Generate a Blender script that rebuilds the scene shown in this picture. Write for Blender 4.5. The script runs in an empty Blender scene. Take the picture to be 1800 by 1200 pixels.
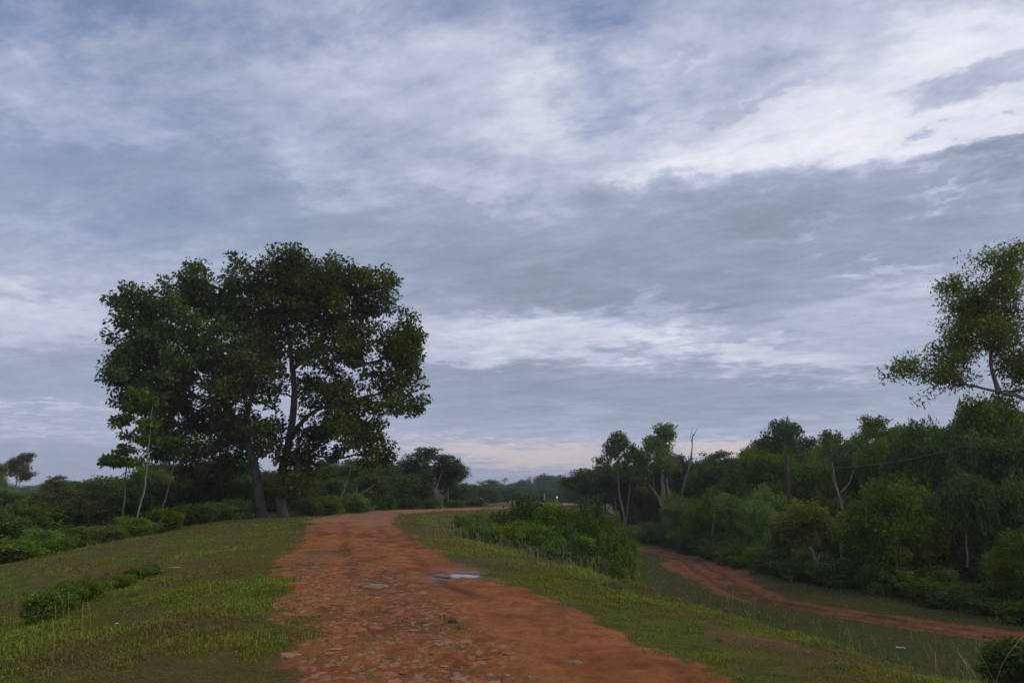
import bpy, math, random
import numpy as np
from mathutils import Vector, Matrix

C = bpy.context.scene
COL = C.collection
R = math.radians

# ---------------------------------------------------------------- camera
F = 1300.0                      # focal length in pixels of the 1800 px wide photograph
PITCH = math.atan(268 / F)
CAMZ = 1.7
cam = bpy.data.cameras.new('camera'); camo = bpy.data.objects.new('camera', cam); COL.objects.link(camo)
cam.sensor_width = 36; cam.lens = 36 * F / 1800; cam.clip_end = 4000; cam.clip_start = 0.05
camo.location = (0, 0, CAMZ); camo.rotation_euler = (math.pi / 2 + PITCH, 0, 0)
C.camera = camo
cp, sp = math.cos(PITCH), math.sin(PITCH)

def ray(px, py):
    u, v = px - 900, 600 - py
    return u, F * cp - v * sp, F * sp + v * cp

def at(px, py, D):              # world point at forward distance D seen at photo pixel px,py
    u, dy, dz = ray(px, py); k = D / dy
    return u * k, D, CAMZ + dz * k

# ---------------------------------------------------------------- exposure
C.view_settings.view_transform = 'Standard'; C.view_settings.look = 'None'
C.view_settings.exposure = 0; C.view_settings.gamma = 1
C.cycles.max_bounces = 6; C.cycles.diffuse_bounces = 3; C.cycles.glossy_bounces = 2
C.cycles.transmission_bounces = 3; C.cycles.volume_bounces = 0
C.cycles.use_denoising = True

# ---------------------------------------------------------------- world: sky with layered cloud
SUN_EL, SUN_AZ = 38.0, 100.0     # degrees above the horizon, degrees right of the view axis
W = bpy.data.worlds.new('World'); C.world = W; W.use_nodes = True
nt = W.node_tree; nt.nodes.clear(); N = nt.nodes; L = nt.links

def setin(node, i, v):
    if isinstance(v, bpy.types.NodeSocket): node.id_data.links.new(v, node.inputs[i])
    elif v is not None: node.inputs[i].default_value = v

def math_(nt_, op, a, b=None, c=None, clamp=False):
    n = nt_.nodes.new('ShaderNodeMath'); n.operation = op; n.use_clamp = clamp
    setin(n, 0, a); setin(n, 1, b)
    if c is not None: setin(n, 2, c)
    return n.outputs[0]

def maprange(nt_, v, a, b, c, d, smooth=False):
    n = nt_.nodes.new('ShaderNodeMapRange')
    if smooth: n.interpolation_type = 'SMOOTHSTEP'
    for i, q in enumerate((v, a, b, c, d)): setin(n, i, q)
    return n.outputs[0]

def noise(nt_, vec, scale, detail=4, rough=.5, dist=0.0, w=None):
    n = nt_.nodes.new('ShaderNodeTexNoise')
    if w is not None:
        n.noise_dimensions = '4D'; n.inputs['W'].default_value = w
    if vec is not None: nt_.links.new(vec, n.inputs['Vector'])
    n.inputs['Scale'].default_value = scale; n.inputs['Detail'].default_value = detail
    n.inputs['Roughness'].default_value = rough; n.inputs['Distortion'].default_value = dist
    return n.outputs['Fac'], n.outputs['Color']

def mixc(nt_, f, a, b, mode='MIX'):
    n = nt_.nodes.new('ShaderNodeMix'); n.data_type = 'RGBA'; n.blend_type = mode
    setin(n, 0, f)
    for i, v in ((6, a), (7, b)):
        if isinstance(v, tuple) and len(v) == 3: v = (*v, 1)
        setin(n, i, v)
    return n.outputs[2]

def ramp(nt_, f, stops):
    n = nt_.nodes.new('ShaderNodeValToRGB'); cr = n.color_ramp
    while len(cr.elements) > 1: cr.elements.remove(cr.elements[0])
    cr.elements[0].position = stops[0][0]; cr.elements[0].color = (*stops[0][1], 1)
    for p, c in stops[1:]:
        e = cr.elements.new(p); e.color = (*c, 1)
    nt_.links.new(f, n.inputs[0]); return n.outputs[0]

tc = N.new('ShaderNodeTexCoord'); sep = N.new('ShaderNodeSeparateXYZ'); L.new(tc.outputs['Generated'], sep.inputs[0])
X, Y, Z = sep.outputs
zc = math_(nt, 'MAXIMUM', Z, 0.0)
den = math_(nt, 'ADD', zc, 0.07)
comb = N.new('ShaderNodeCombineXYZ')
L.new(math_(nt, 'DIVIDE', X, den), comb.inputs[0]); L.new(math_(nt, 'DIVIDE', Y, den), comb.inputs[1])
# rotate the cloud deck so its streaks run from far left to near right
mr = N.new('ShaderNodeMapping'); mr.inputs['Rotation'].default_value = (0, 0, R(24)); L.new(comb.outputs[0], mr.inputs[0])
mp = N.new('ShaderNodeMapping'); mp.inputs['Scale'].default_value = (.62, 1.1, 1)
L.new(mr.outputs[0], mp.inputs[0]); PL = mp.outputs[0]; PI_ = mr.outputs[0]
az = math_(nt, 'ARCTAN2', X, Y); el = math_(nt, 'ARCSINE', Z)
# domain warp: cloud edges follow the noise of the cloud deck
w1, w1c = noise(nt, PL, 1.7, 4, .58)
w2, w2c = noise(nt, PI_, 7.0, 4, .62)
ss = N.new('ShaderNodeSeparateColor'); L.new(w1c, ss.inputs[0])
s2 = N.new('ShaderNodeSeparateColor'); L.new(w2c, s2.inputs[0])
def off(a, b, m1, m2):
    return math_(nt, 'ADD', math_(nt, 'MULTIPLY', math_(nt, 'SUBTRACT', a, .5), m1), math_(nt, 'MULTIPLY', math_(nt, 'SUBTRACT', b, .5), m2))
elf = maprange(nt, el, 0.0, .45, .3, 1.0)
azw = math_(nt, 'ADD', az, math_(nt, 'MULTIPLY', off(ss.outputs[0], s2.outputs[0], .36, .22), elf))
elw = math_(nt, 'ADD', el, math_(nt, 'MULTIPLY', off(ss.outputs[1], s2.outputs[1], .18, .13), elf))
AE = N.new('ShaderNodeCombineXYZ'); L.new(azw, AE.inputs[0]); L.new(elw, AE.inputs[1]); AE = AE.outputs[0]

def azel(px, py):
    u, dy, dz = ray(px, py); r = math.sqrt(u * u + dy * dy + dz * dz)
    return math.atan2(u, dy), math.asin(dz / r)

def blob(px, py, rx, ry, ang):  # one soft patch of the cloud deck at a fixed bearing and height
    a0, e0 = azel(px, py); c, s = math.cos(R(ang)), math.sin(R(ang))
    a1, e1 = azel(px + rx * c, py - rx * s); a2, e2 = azel(px - ry * s, py - ry * c)
    m = N.new('ShaderNodeMapping'); m.vector_type = 'TEXTURE'
    m.inputs['Location'].default_value = (a0, e0, 0)
    m.inputs['Rotation'].default_value = (0, 0, math.atan2(e1 - e0, a1 - a0))
    m.inputs['Scale'].default_value = (math.hypot(a1 - a0, e1 - e0), math.hypot(a2 - a0, e2 - e0), 1)
    L.new(AE, m.inputs[0]); g = N.new('ShaderNodeTexGradient'); g.gradient_type = 'SPHERICAL'
    L.new(m.outputs[0], g.inputs[0])
    return maprange(nt, g.outputs[1], 0, .75, 0, 1, True)

BR = [  # px, py, rx, ry, tilt, change of brightness
    (1640, 170, 720, 270, 8, .24), (1180, 215, 560, 200, 4, .17), (1760, 60, 320, 150, 10, .14),
    (1620, 250, 420, 75, 6, .12), (1290, 288, 360, 55, 2, .13), (1090, 305, 240, 40, 0, .10), (720, 60, 500, 160, 10, .08),
    (720, 150, 420, 170, 20, .09), (960, 150, 140, 110, 40, .10), (600, 300, 160, 60, -35, .10), (850, 318, 220, 45, -10, .10),
    (110, 195, 330, 75, -12, .12),
    (1000, 455, 760, 150, 3, -.16), (1500, 400, 520, 110, 4, -.13), (1430, 425, 110, 16, 4, .14), (1530, 478, 170, 20, 2, .16), (1180, 540, 160, 16, 4, .12), (1660, 330, 90, 16, 10, .12), (1600, 520, 200, 26, 0, .08), (1720, 305, 220, 38, 0, -.26), (1700, 345, 320, 60, 8, -.10),
    (1060, 500, 520, 75, -2, -.09), (1740, 152, 260, 46, 22, -.23), (1290, 132, 200, 22, 10, -.12),
    (330, 330, 460, 150, -5, -.09), (150, 300, 260, 90, 0, -.04),
    (960, 592, 470, 66, 0, .22), (1330, 622, 350, 50, -4, .19), (1560, 560, 320, 60, 3, .07),
    (1280, 598, 150, 18, 8, -.14), (1130, 620, 130, 14, 10, -.10), (800, 640, 190, 22, 0, .14),
    (1150, 690, 620, 72, 0, -.14), (820, 700, 320, 80, 0, -.10), (1600, 690, 400, 60, 0, -.06),
    (60, 560, 330, 55, 0, .15), (100, 660, 330, 55, 0, -.08), (90, 716, 260, 12, -2, .13), (60, 757, 260, 9, -2, .10),
    (100, 820, 500, 50, 0, -.08), (900, 850, 500, 34, 0, -.12), (250, 500, 300, 40, 12, .05)]
acc = None
for b in BR:
    f = blob(*b[:5]); acc = math_(nt, 'MULTIPLY', f, b[5]) if acc is None else math_(nt, 'MULTIPLY_ADD', f, b[5], acc)
d1, _ = noise(nt, PL, 3.4, 8, .68, .2)
d2, _ = noise(nt, PL, 12.0, 6, .68, .3)
d3, _ = noise(nt, PL, .55, 3, .5)
fine = math_(nt, 'ADD', math_(nt, 'MULTIPLY', math_(nt, 'SUBTRACT', d1, .5), .52),
             math_(nt, 'ADD', math_(nt, 'MULTIPLY', math_(nt, 'SUBTRACT', d2, .5), .24), math_(nt, 'MULTIPLY', math_(nt, 'SUBTRACT', d3, .5), .12)))
d4, _ = noise(nt, PI_, 34.0, 4, .65, .2)
fine = math_(nt, 'MULTIPLY_ADD', math_(nt, 'SUBTRACT', d4, .5), .10, fine)
fine = math_(nt, 'MULTIPLY', fine, maprange(nt, el, .02, .3, .55, 1.0))
LUM = math_(nt, 'ADD', math_(nt, 'ADD', acc, fine), .475)
cloud = ramp(nt, LUM, [(0, (.215, .25, .315)), (.22, (.27, .322, .42)), (.42, (.355, .405, .54)), (.62, (.53, .565, .72)), (.8, (.74, .765, .87)), (1, (.93, .93, .98))])
sky = N.new('ShaderNodeTexSky'); sky.sky_type = 'NISHITA'; sky.sun_disc = False
sky.sun_elevation = R(SUN_EL); sky.sun_rotation = R(SUN_AZ)
blue = mixc(nt, 1.0, sky.outputs[0], (.95, 1.15, 1.5), 'MULTIPLY')
blue = mixc(nt, 1.0, blue, (.085, .085, .085), 'MULTIPLY')
# thin cover high up: holes where the blue shows
hole = None
for b in ((1010, 60, 230, 130, -20, .6), (0, 20, 420, 160, 10, .7), (380, -20, 700, 200, 5, .6), (900, -60, 700, 150, 0, .55), (1030, 140, 170, 100, -40, .45), (200, 220, 700, 340, 0, .32)):
    f = math_(nt, 'MULTIPLY', blob(*b[:5]), b[5]); hole = f if hole is None else math_(nt, 'MAXIMUM', hole, f)
hole = math_(nt, 'MULTIPLY', hole, maprange(nt, d1, .35, .62, 1.15, .45), clamp=True)
col = mixc(nt, hole, cloud, blue)
# warm break low over the horizon
warm = None
for b in ((900, 798, 300, 30, -2, 1.0), (1290, 790, 240, 26, 2, 1.0), (1480, 800, 260, 32, 0, 1.0), (600, 800, 260, 14, 0, .35)):
    f = math_(nt, 'MULTIPLY', blob(*b[:5]), b[5]); warm = f if warm is None else math_(nt, 'MAXIMUM', warm, f)
warmc = ramp(nt, el, [(0.03, (.66, .55, .52)), (.075, (.68, .61, .62))])
col = mixc(nt, math_(nt, 'MULTIPLY', warm, maprange(nt, d2, .38, .55, .55, 1.0), clamp=True), col, warmc)
bg = N.new('ShaderNodeBackground'); bg.inputs[1].default_value = 1.0; L.new(col, bg.inputs[0])
wo = N.new('ShaderNodeOutputWorld'); L.new(bg.outputs[0], wo.inputs[0])

sl = bpy.data.lights.new('sun', 'SUN'); sl.energy = 1.5; sl.angle = R(35); sl.color = (1, .88, .70)
slo = bpy.data.objects.new('sun', sl); COL.objects.link(slo)
sd = Vector((math.sin(R(SUN_AZ)) * math.cos(R(SUN_EL)), math.cos(R(SUN_AZ)) * math.cos(R(SUN_EL)), math.sin(R(SUN_EL))))
slo.rotation_euler = sd.to_track_quat('Z', 'Y').to_euler()

# ---------------------------------------------------------------- helpers
def tag(o, label=None, cat=None, group=None, kind=None):
    if label: o['label'] = label
    if cat: o['category'] = cat
    if group: o['group'] = group
    if kind: o['kind'] = kind
    return o

def empty(name, loc):
    o = bpy.data.objects.new(name, None); COL.objects.link(o); o.location = loc; o.empty_display_size = .2
    return o

def mesh_np(name, verts, faces=None, tris=None, quads=None, mat=None, attrs=None, smooth=True):
    """verts (n,3); faces given as an (m,k) array; attrs: name -> (domain, array)"""
    me = bpy.data.meshes.new(name)
    arrs = [np.asarray(a, dtype=np.int32) for a in (tris, quads) if a is not None and len(a)]
    verts = np.asarray(verts, dtype=np.float32)
    me.vertices.add(len(verts)); me.vertices.foreach_set('co', verts.ravel())
    li = np.concatenate([a.ravel() for a in arrs]); me.loops.add(len(li)); me.loops.foreach_set('vertex_index', li)
    cnt = np.concatenate([np.full(len(a), a.shape[1], dtype=np.int32) for a in arrs])
    st = np.concatenate([[0], np.cumsum(cnt)[:-1]]).astype(np.int32)
    me.polygons.add(len(cnt)); me.polygons.foreach_set('loop_start', st)
    try: me.polygons.foreach_set('loop_total', cnt)
    except Exception: pass
    if smooth: me.polygons.foreach_set('use_smooth', np.ones(len(cnt), dtype=bool))
    for k, (dom, arr) in (attrs or {}).items():
        a = me.attributes.new(k, 'FLOAT', dom); a.data.foreach_set('value', np.asarray(arr, dtype=np.float32))
    me.update(calc_edges=True)
    if mat: me.materials.append(mat)
    return me

def link(name, me, parent=None, loc=None):
    o = bpy.data.objects.new(name, me); COL.objects.link(o)
    if parent: o.parent = parent
    if loc is not None: o.location = loc
    return o

rngT = np.random.RandomState(5)
TAB = rngT.rand(256, 256)
def vnoise(x, y, seed=0):
    x = x + seed * 17.31; y = y + seed * 9.17
    xi = np.floor(x).astype(int); yi = np.floor(y).astype(int); fx = x - xi; fy = y - yi
    fx = fx * fx * (3 - 2 * fx); fy = fy * fy * (3 - 2 * fy)
    a = TAB[xi & 255, yi & 255]; b = TAB[(xi + 1) & 255, yi & 255]; c = TAB[xi & 255, (yi + 1) & 255]; d = TAB[(xi + 1) & 255, (yi + 1) & 255]
    return (a * (1 - fx) + b * fx) * (1 - fy) + (c * (1 - fx) + d * fx) * fy - .5
def fbm(x, y, oct=4, seed=0, gain=.5):
    t = 0; a = 1.0; x = np.asarray(x, float); y = np.asarray(y, float)
    for i in range(oct):
        t = t + a * vnoise(x, y, seed + i * 3); x = x * 2.03; y = y * 2.03; a *= gain
    return t
def sstep(a, b, x):
    t = np.clip((x - a) / (b - a), 0, 1); return t * t * (3 - 2 * t)

# ---------------------------------------------------------------- terrain shape
def smooth_line(P, step=.8):
    P = np.array(P, float); out = []
    for i in range(len(P) - 1):
        p0 = P[max(i - 1, 0)]; p1 = P[i]; p2 = P[i + 1]; p3 = P[min(i + 2, len(P) - 1)]
        n = max(2, int(np.linalg.norm(p2 - p1) / step))
        for k in range(n):
            t = k / n
            out.append(.5 * ((2 * p1) + (-p0 + p2) * t + (2 * p0 - 5 * p1 + 4 * p2 - p3) * t * t + (-p0 + 3 * p1 - 3 * p2 + p3) * t ** 3))
    out.append(P[-1]); return np.array(out)
ROAD = smooth_line([(3, -70), (1.6, -25), (.9, 0), (.0, 6.3), (-1.25, 11.2), (-2.8, 16.6), (-4.9, 25.4), (-7.4, 36), (-9.3, 45), (-10.2, 53), (-9.2, 59.5), (-6.5, 65), (-2.6, 71), (2, 82), (5, 94), (6.6, 106), (5, 122), (0, 150), (-6, 200), (-5, 262)])
TRACK = smooth_line([(60, 4), (34, 16.5), (22, 23.5), (17.3, 26.6), (15.7, 28.6), (13.6, 31), (11.8, 34.3), (11.2, 39), (11.8, 47.5), (12.2, 55), (10.0, 63), (5, 70), (2, 90)], .5)
GX0, GX1, GY0, GY1, GS = -130, 130, -70, 262, .5
gx = np.arange(GX0, GX1 + .1, GS); gy = np.arange(GY0, GY1 + .1, GS)
def dist_grid(Pl):
    XX, YY = np.meshgrid(gx, gy, indexing='ij'); best = np.full(XX.shape, 1e9); sg = np.zeros(XX.shape)
    for i in range(len(Pl) - 1):
        a, b = Pl[i], Pl[i + 1]; d = b - a; l2 = d @ d
        r = 70
        i0, i1 = np.searchsorted(gx, [a[0] - r, a[0] + r]); j0, j1 = np.searchsorted(gy, [a[1] - r, a[1] + r])
        x = XX[i0:i1, j0:j1]; y = YY[i0:i1, j0:j1]
        t = np.clip(((x - a[0]) * d[0] + (y - a[1]) * d[1]) / l2, 0, 1)
        ex = x - a[0] - t * d[0]; ey = y - a[1] - t * d[1]; q = ex * ex + ey * ey
        m = q < best[i0:i1, j0:j1]
        best[i0:i1, j0:j1][m] = q[m]; sg[i0:i1, j0:j1][m] = np.sign(d[1] * ex - d[0] * ey)[m]
    return np.minimum(np.sqrt(best), 70) * np.where(sg == 0, 1, sg)
SG = dist_grid(ROAD); TG = np.abs(dist_grid(TRACK))
def bil(G, x, y):
    u = np.clip((x - GX0) / GS, 0, len(gx) - 1.001); v = np.clip((y - GY0) / GS, 0, len(gy) - 1.001)
    i = u.astype(int); j = v.astype(int); fx = u - i; fy = v - j
    return (G[i, j] * (1 - fx) + G[i + 1, j] * fx) * (1 - fy) + (G[i, j + 1] * (1 - fx) + G[i + 1, j + 1] * fx) * fy

PUD = [(-1.14, 16.75, .33, .62, 0), (-1.46, 16.35, .15, .20, 1)]      # puddles: x, y, rx, ry, seed
def pud_r(ang, seed):
    return 1 + .28 * np.sin(2 * ang + 1.1 + seed) + .2 * np.sin(3 * ang + 2.3 * (seed + 1)) + .08 * np.sin(7 * ang + seed)
def pud_n(x, y, p):
    a = np.arctan2((y - p[1]) / p[3], (x - p[0]) / p[2]); return np.hypot((x - p[0]) / p[2], (y - p[1]) / p[3]) / pud_r(a, p[4])
PUDZ = -.045

def masks(x, y):
    s = bil(SG, x, y); tr = bil(TG, x, y)
    wob = .55 * fbm(x * .45, y * .45, 4, 2) + .35 * fbm(x * 2.2, y * 2.2, 4, 7)
    hw = 2.15 + .25 * sstep(30, 60, y)
    edge = np.abs(s + .1) - hw - wob - .22 * (1 - sstep(9, 14, y)) * (s > 0) + .30 * (1 - sstep(8, 14, y)) * (s < 0)
    dirt = (1 - sstep(-.30, .28, edge)) * (1 - sstep(110, 118, y))
    # grass tongues and patches in the middle of the stony part of the road near the camera
    near = 1 - sstep(19, 30, y)
    g = fbm(x * .9 + 3, y * .55, 5, 21, .6)
    patch = sstep(.20, .5, g) * near * (1 - sstep(.15, .75, s)) * .6
    patch2 = sstep(-.05, .25, fbm(x * 2.4, y * 1.3, 4, 31)) * near * sstep(-1.1, -2.0, s) * .6
    dirt = dirt * (1 - np.maximum(patch, patch2))
    # bare earth along the right verge and the scraped lower shelf on the left
    v = sstep(.12, .5, fbm(x * .7, y * .5, 5, 41) - .13 * np.abs(s - 3.4)) * (s > 1.5) * .6 * (1 - sstep(14, 20, y))
    v2 = np.exp(-((s + 13.2 + .12 * (y - 26) + .7 * fbm(x * .3, y * .3, 3, 51)) / 1.1) ** 2) * (1 - sstep(38, 46, y)) * sstep(-.42, .2, fbm(x * .8, y * .8, 5, 53)) * .8
    scar = sstep(5.0, 5.5, s) * (1 - sstep(6.6, 7.6, s)) * sstep(33, 36, y) * (1 - sstep(46, 50, y)) * .95
    bare = np.maximum(np.maximum(v, v2), scar)
    tw = 1.28 + .7 * sstep(36, 44, y) * (1 - sstep(50, 58, y)) + .6 * fbm(x * .5, y * .5, 3, 61) + .5 * fbm(x * 2, y * 2, 3, 67)
    track = (1 - sstep(-.15, .2, tr - tw)) * (s > 7)
    track = track * (1 - .8 * sstep(.0, .25, fbm(x * 1.1, y * 1.1, 4, 63)) * (1 - sstep(.2, .45, np.abs(tr))))
    # stony: left and middle of the near road; right wheel path smooth
    stony = (1 - sstep(.2, .95, s + .35 * fbm(x, y, 3, 71))) * (1 - sstep(17, 24, y)) * sstep(-3.0, -2.2, s)
    stony = np.maximum(stony, .55 * sstep(-2.2, -1.5, s) * (1 - sstep(.2, .9, s)) * (1 - sstep(24, 34, y)) * .6)
    return s, tr, dirt, bare, track, stony

def voro(x, y, seed):
    xi = np.floor(x); yi = np.floor(y); f1 = np.full(x.shape, 9.); f2 = np.full(x.shape, 9.); idv = np.zeros(x.shape)
    for dx in (-1, 0, 1):
        for dy in (-1, 0, 1):
            cx = (xi + dx).astype(int); cy = (yi + dy).astype(int)
            jx = TAB[(cx + seed) & 255, cy & 255]; jy = TAB[cx & 255, (cy + seed + 91) & 255]; rid = TAB[(cx * 3 + 7) & 255, (cy * 5 + seed) & 255]
            d = np.hypot(cx + jx - x, cy + jy - y); c = d < f1
            f2 = np.where(c, f1, np.minimum(f2, d)); f1 = np.where(c, d, f1); idv = np.where(c, rid, idv)
    return f1, f2, idv

def base_height(x, y, s):
    zc_ = .25 * sstep(28, 46, y) + .12 * sstep(46, 70, y)
    # right bank
    r1 = -.05 * sstep(2.2, 3.4, s) - .20 * sstep(3.4, 5.4, s)
    wv = .35 * fbm(x * .25, y * .25, 3, 81)
    r2 = -2.75 * (sstep(5.2, 9.6, s + wv) * .55 + .45 * np.clip((s + wv - 5.2) / 4.4, 0, 1))
    right = r1 + r2
    # left bank: near the camera a step down to a shelf, farther on a long easy slope
    q = -s
    stepm = 1 - sstep(20, 30, y)
    near = -.42 * sstep(2.2, 6.0, q) ** 1.2 - .55 * sstep(5.6, 7.4, q + wv) - .45 * sstep(7.4, 20, q)
    far = -.06 * np.clip(q - 2.2, 0, 99) - .45 * sstep(8, 16, q)
    far = np.maximum(far, -1.5)
    far2 = -.02 * np.clip(q - 2.2, 0, 10) - 1.2 * sstep(10, 22, q)
    far = far * (1 - sstep(38, 50, y)) + far2 * sstep(38, 50, y)
    left = near * stepm + far * (1 - stepm)
    z = np.where(s > 0, right, left)
    return z + zc_ * (1 - sstep(5, 14, np.abs(s)) * .0)

def height(x, y, full=True):
    x = np.asarray(x, float); y = np.asarray(y, float)
    s, tr, dirt, bare, track, stony = masks(x, y)
    z = base_height(x, y, s)
    z = z + .16 * fbm(x * .18, y * .18, 3, 91) * sstep(2, 6, np.abs(s))
    z = z + .05 * fbm(x * .8, y * .8, 4, 93)
    # ruts and churned mud
    onr = 1 - sstep(1.9, 2.6, np.abs(s))
    z = z - onr * .05 * (np.exp(-((s - 1.1) / .42) ** 2) + .7 * np.exp(-((s + .75) / .35) ** 2))
    z = z + onr * .05 * sstep(18, 22, y) * (1 - sstep(36, 42, y)) * fbm(x * 3.2, y * 1.2, 3, 95)
    z = z - track * .10 * sstep(.1, .8, track) + track * .03 * np.cos(tr * 6.0)
    if full:
        f1, f2, idv = voro(x * 6.5 + 1.3 * vnoise(x * 6, y * 6, 3), y * 4.5 + 1.3 * vnoise(x * 6, y * 6, 4), 11)
        slab = sstep(.04, .22, f2 - f1) * (idv > .5) * (.5 + idv)
        z = z + slab * .006 * stony * dirt
        z = z + onr * .03 * (1 - .5 * stony) * np.abs(fbm(x * 1.8, y * 1.1, 4, 141, .6))
        z = z + .018 * fbm(x * 5, y * 5, 3, 97) * (.4 + dirt + bare)
        f1, f2, idv = voro(x * 3.1, y * 3.1, 17)
        scar = sstep(5.0, 5.5, s) * (1 - sstep(6.6, 7.6, s)) * sstep(33, 36, y) * (1 - sstep(46, 50, y))
        z = z + scar * .22 * (1 - f1)
    for p in PUD:
        n = pud_n(x, y, p); z = z + (PUDZ + .025 - z) * (1 - sstep(1.25, 2.6, n)); z = z - .055 * (1 - sstep(.85, 1.15, n))
    return z
def gz(x, y): return float(height(np.array([x]), np.array([y]), False)[0])

# ---------------------------------------------------------------- materials
def newmat(name):
    m = bpy.data.materials.new(name); m.use_nodes = True; m.node_tree.nodes.clear()
    t = m.node_tree; o = t.nodes.new('ShaderNodeOutputMaterial'); return m, t, o
def attr(t, name):
    n = t.nodes.new('ShaderNodeAttribute'); n.attribute_name = name; return n.outputs['Fac']
def objcoord(t):
    return t.nodes.new('ShaderNodeTexCoord').outputs['Object']
def bump(t, h, strength, dist, nrm=None):
    b = t.nodes.new('ShaderNodeBump'); b.inputs['Strength'].default_value = strength; b.inputs['Distance'].default_value = dist
    t.links.new(h, b.inputs['Height'])
    if nrm is not None: t.links.new(nrm, b.inputs['Normal'])
    return b.outputs[0]

def ground_material():
    m, t, o = newmat('ground')
    P = objcoord(t)
    st = t.nodes.new('ShaderNodeMapping'); st.inputs['Scale'].default_value = (1, .6, 1); t.links.new(P, st.inputs[0])
    _, nw = noise(t, P, 7, 4, .65)
    PS = mixc(t, .16, st.outputs[0], nw, 'ADD')
    s2_ = t.nodes.new('ShaderNodeMapping'); s2_.inputs['Scale'].default_value = (1, .55, 1); t.links.new(P, s2_.inputs[0]); PS2 = s2_.outputs[0]
    n_big, _ = noise(t, P, .35, 4, .6); n_mid, _ = noise(t, P, 2.1, 6, .65); n_fine, _ = noise(t, P, 14, 6, .7); n_vf, _ = noise(t, P, 55, 3, .6)
    # grass soil seen between the blades
    g = ramp(t, n_mid, [(.30, (.065, .046, .018)), (.45, (.085, .080, .018)), (.6, (.105, .120, .020)), (.75, (.135, .145, .028))])
    g = mixc(t, maprange(t, n_big, .42, .62, 0, .75, True), g, (.115, .072, .032))
    g = mixc(t, attr(t, 'low'), g, mixc(t, n_mid, (.040, .036, .014), (.055, .062, .016)))  # shade painted into the lower plain's colour so the lit crest stands out
    g = mixc(t, maprange(t, n_fine, .45, .7, 0, .6), g, (.035, .028, .012))
    # red laterite
    d = ramp(t, n_mid, [(.30, (.16, .056, .016)), (.43, (.28, .095, .030)), (.55, (.36, .134, .045)), (.72, (.44, .190, .082))])
    d = mixc(t, maprange(t, n_fine, .35, .75, .45, 0), d, (.17, .055, .025))
    d = mixc(t, maprange(t, n_big, .46, .62, 0, .6, True), d, (.19, .066, .028))
    d = mixc(t, attr(t, 'mud'), d, (.12, .046, .022))
    d = mixc(t, attr(t, 'dusty'), d, (.30, .165, .105))
    # pale stones set in it
    v = t.nodes.new('ShaderNodeTexVoronoi'); v.feature = 'F1'; v.inputs['Scale'].default_value = 9; v.inputs['Randomness'].default_value = 1
    t.links.new(PS, v.inputs['Vector'])
    ve = t.nodes.new('ShaderNodeTexVoronoi'); ve.feature = 'DISTANCE_TO_EDGE'; ve.inputs['Scale'].default_value = 9; t.links.new(PS, ve.inputs['Vector'])
    sc = t.nodes.new('ShaderNodeSeparateColor'); t.links.new(v.outputs['Color'], sc.inputs[0])
    pick = math_(t, 'MULTIPLY', maprange(t, sc.outputs[0], .62, .7, 0, 1), maprange(t, math_(t, 'ADD', ve.outputs['Distance'], math_(t, 'MULTIPLY', math_(t, 'SUBTRACT', n_fine, .5), .25)), .03, .09, 0, 1))
    stone = mixc(t, sc.outputs[1], (.42, .235, .145), (.50, .33, .23)); stone = mixc(t, maprange(t, n_fine, .4, .7, 0, .6), stone, (.30, .13, .07))
    stf = math_(t, 'MULTIPLY', pick, attr(t, 'stony'), clamp=True)
    ds = mixc(t, math_(t, 'MULTIPLY', stf, .42), d, stone)
    ns, _ = noise(t, PS2, 6.5, 6, .7); ds = mixc(t, math_(t, 'MULTIPLY', maprange(t, ns, .53, .66, 0, .55), maprange(t, attr(t, 'stony'), 0, 1, .25, 1)), ds, (.45, .25, .12)); ds = mixc(t, math_(t, 'MULTIPLY', maprange(t, ns, .47, .34, 0, .6), maprange(t, attr(t, 'stony'), 0, 1, .4, 1)), ds, (.11, .05, .024))
    crack = math_(t, 'MULTIPLY', math_(t, 'MULTIPLY', maprange(t, ve.outputs['Distance'], .0, .07, 1, 0), maprange(t, n_mid, .45, .62, 0, .8)), attr(t, 'stony'))
    ds = mixc(t, math_(t, 'MULTIPLY', crack, .5), ds, (.085, .048, .025))
    # lichen green film on the stony part
    ds = mixc(t, math_(t, 'MULTIPLY', math_(t, 'MULTIPLY', maprange(t, n_mid, .50, .66, 0, .7), attr(t, 'stony')), .9), ds, (.085, .075, .03))
    bare = ramp(t, n_mid, [(.3, (.085, .042, .022)), (.55, (.17, .085, .045)), (.75, (.26, .13, .07))])
    dm = math_(t, 'ADD', attr(t, 'dirt'), math_(t, 'MULTIPLY', math_(t, 'SUBTRACT', n_fine, .5), .9))
    dm = maprange(t, dm, .30, .62, 0, 1, True)
    bm_ = maprange(t, math_(t, 'ADD', attr(t, 'bare'), math_(t, 'MULTIPLY', math_(t, 'SUBTRACT', n_fine, .5), .9)), .3, .7, 0, 1, True)
    col = mixc(t, bm_, g, bare)
    rim = math_(t, 'MULTIPLY', maprange(t, attr(t, 'dirt'), .1, .5, 0, 1), maprange(t, attr(t, 'dirt'), .5, .85, 1, 0))
    col = mixc(t, math_(t, 'MULTIPLY', rim, .6), col, (.13, .065, .032))
    col = mixc(t, dm, col, ds)
    trk = maprange(t, math_(t, 'ADD', attr(t, 'track'), math_(t, 'MULTIPLY', math_(t, 'SUBTRACT', n_fine, .5), .8)), .3, .65, 0, 1, True)
    tcol = mixc(t, maprange(t, n_mid, .35, .65, 0, 1), (.12, .048, .022), (.22, .092, .045))
    tcol = mixc(t, maprange(t, attr(t, 'mud'), 0, 1, 0, .8), tcol, (.07, .03, .016))
    col = mixc(t, trk, col, tcol)
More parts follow.
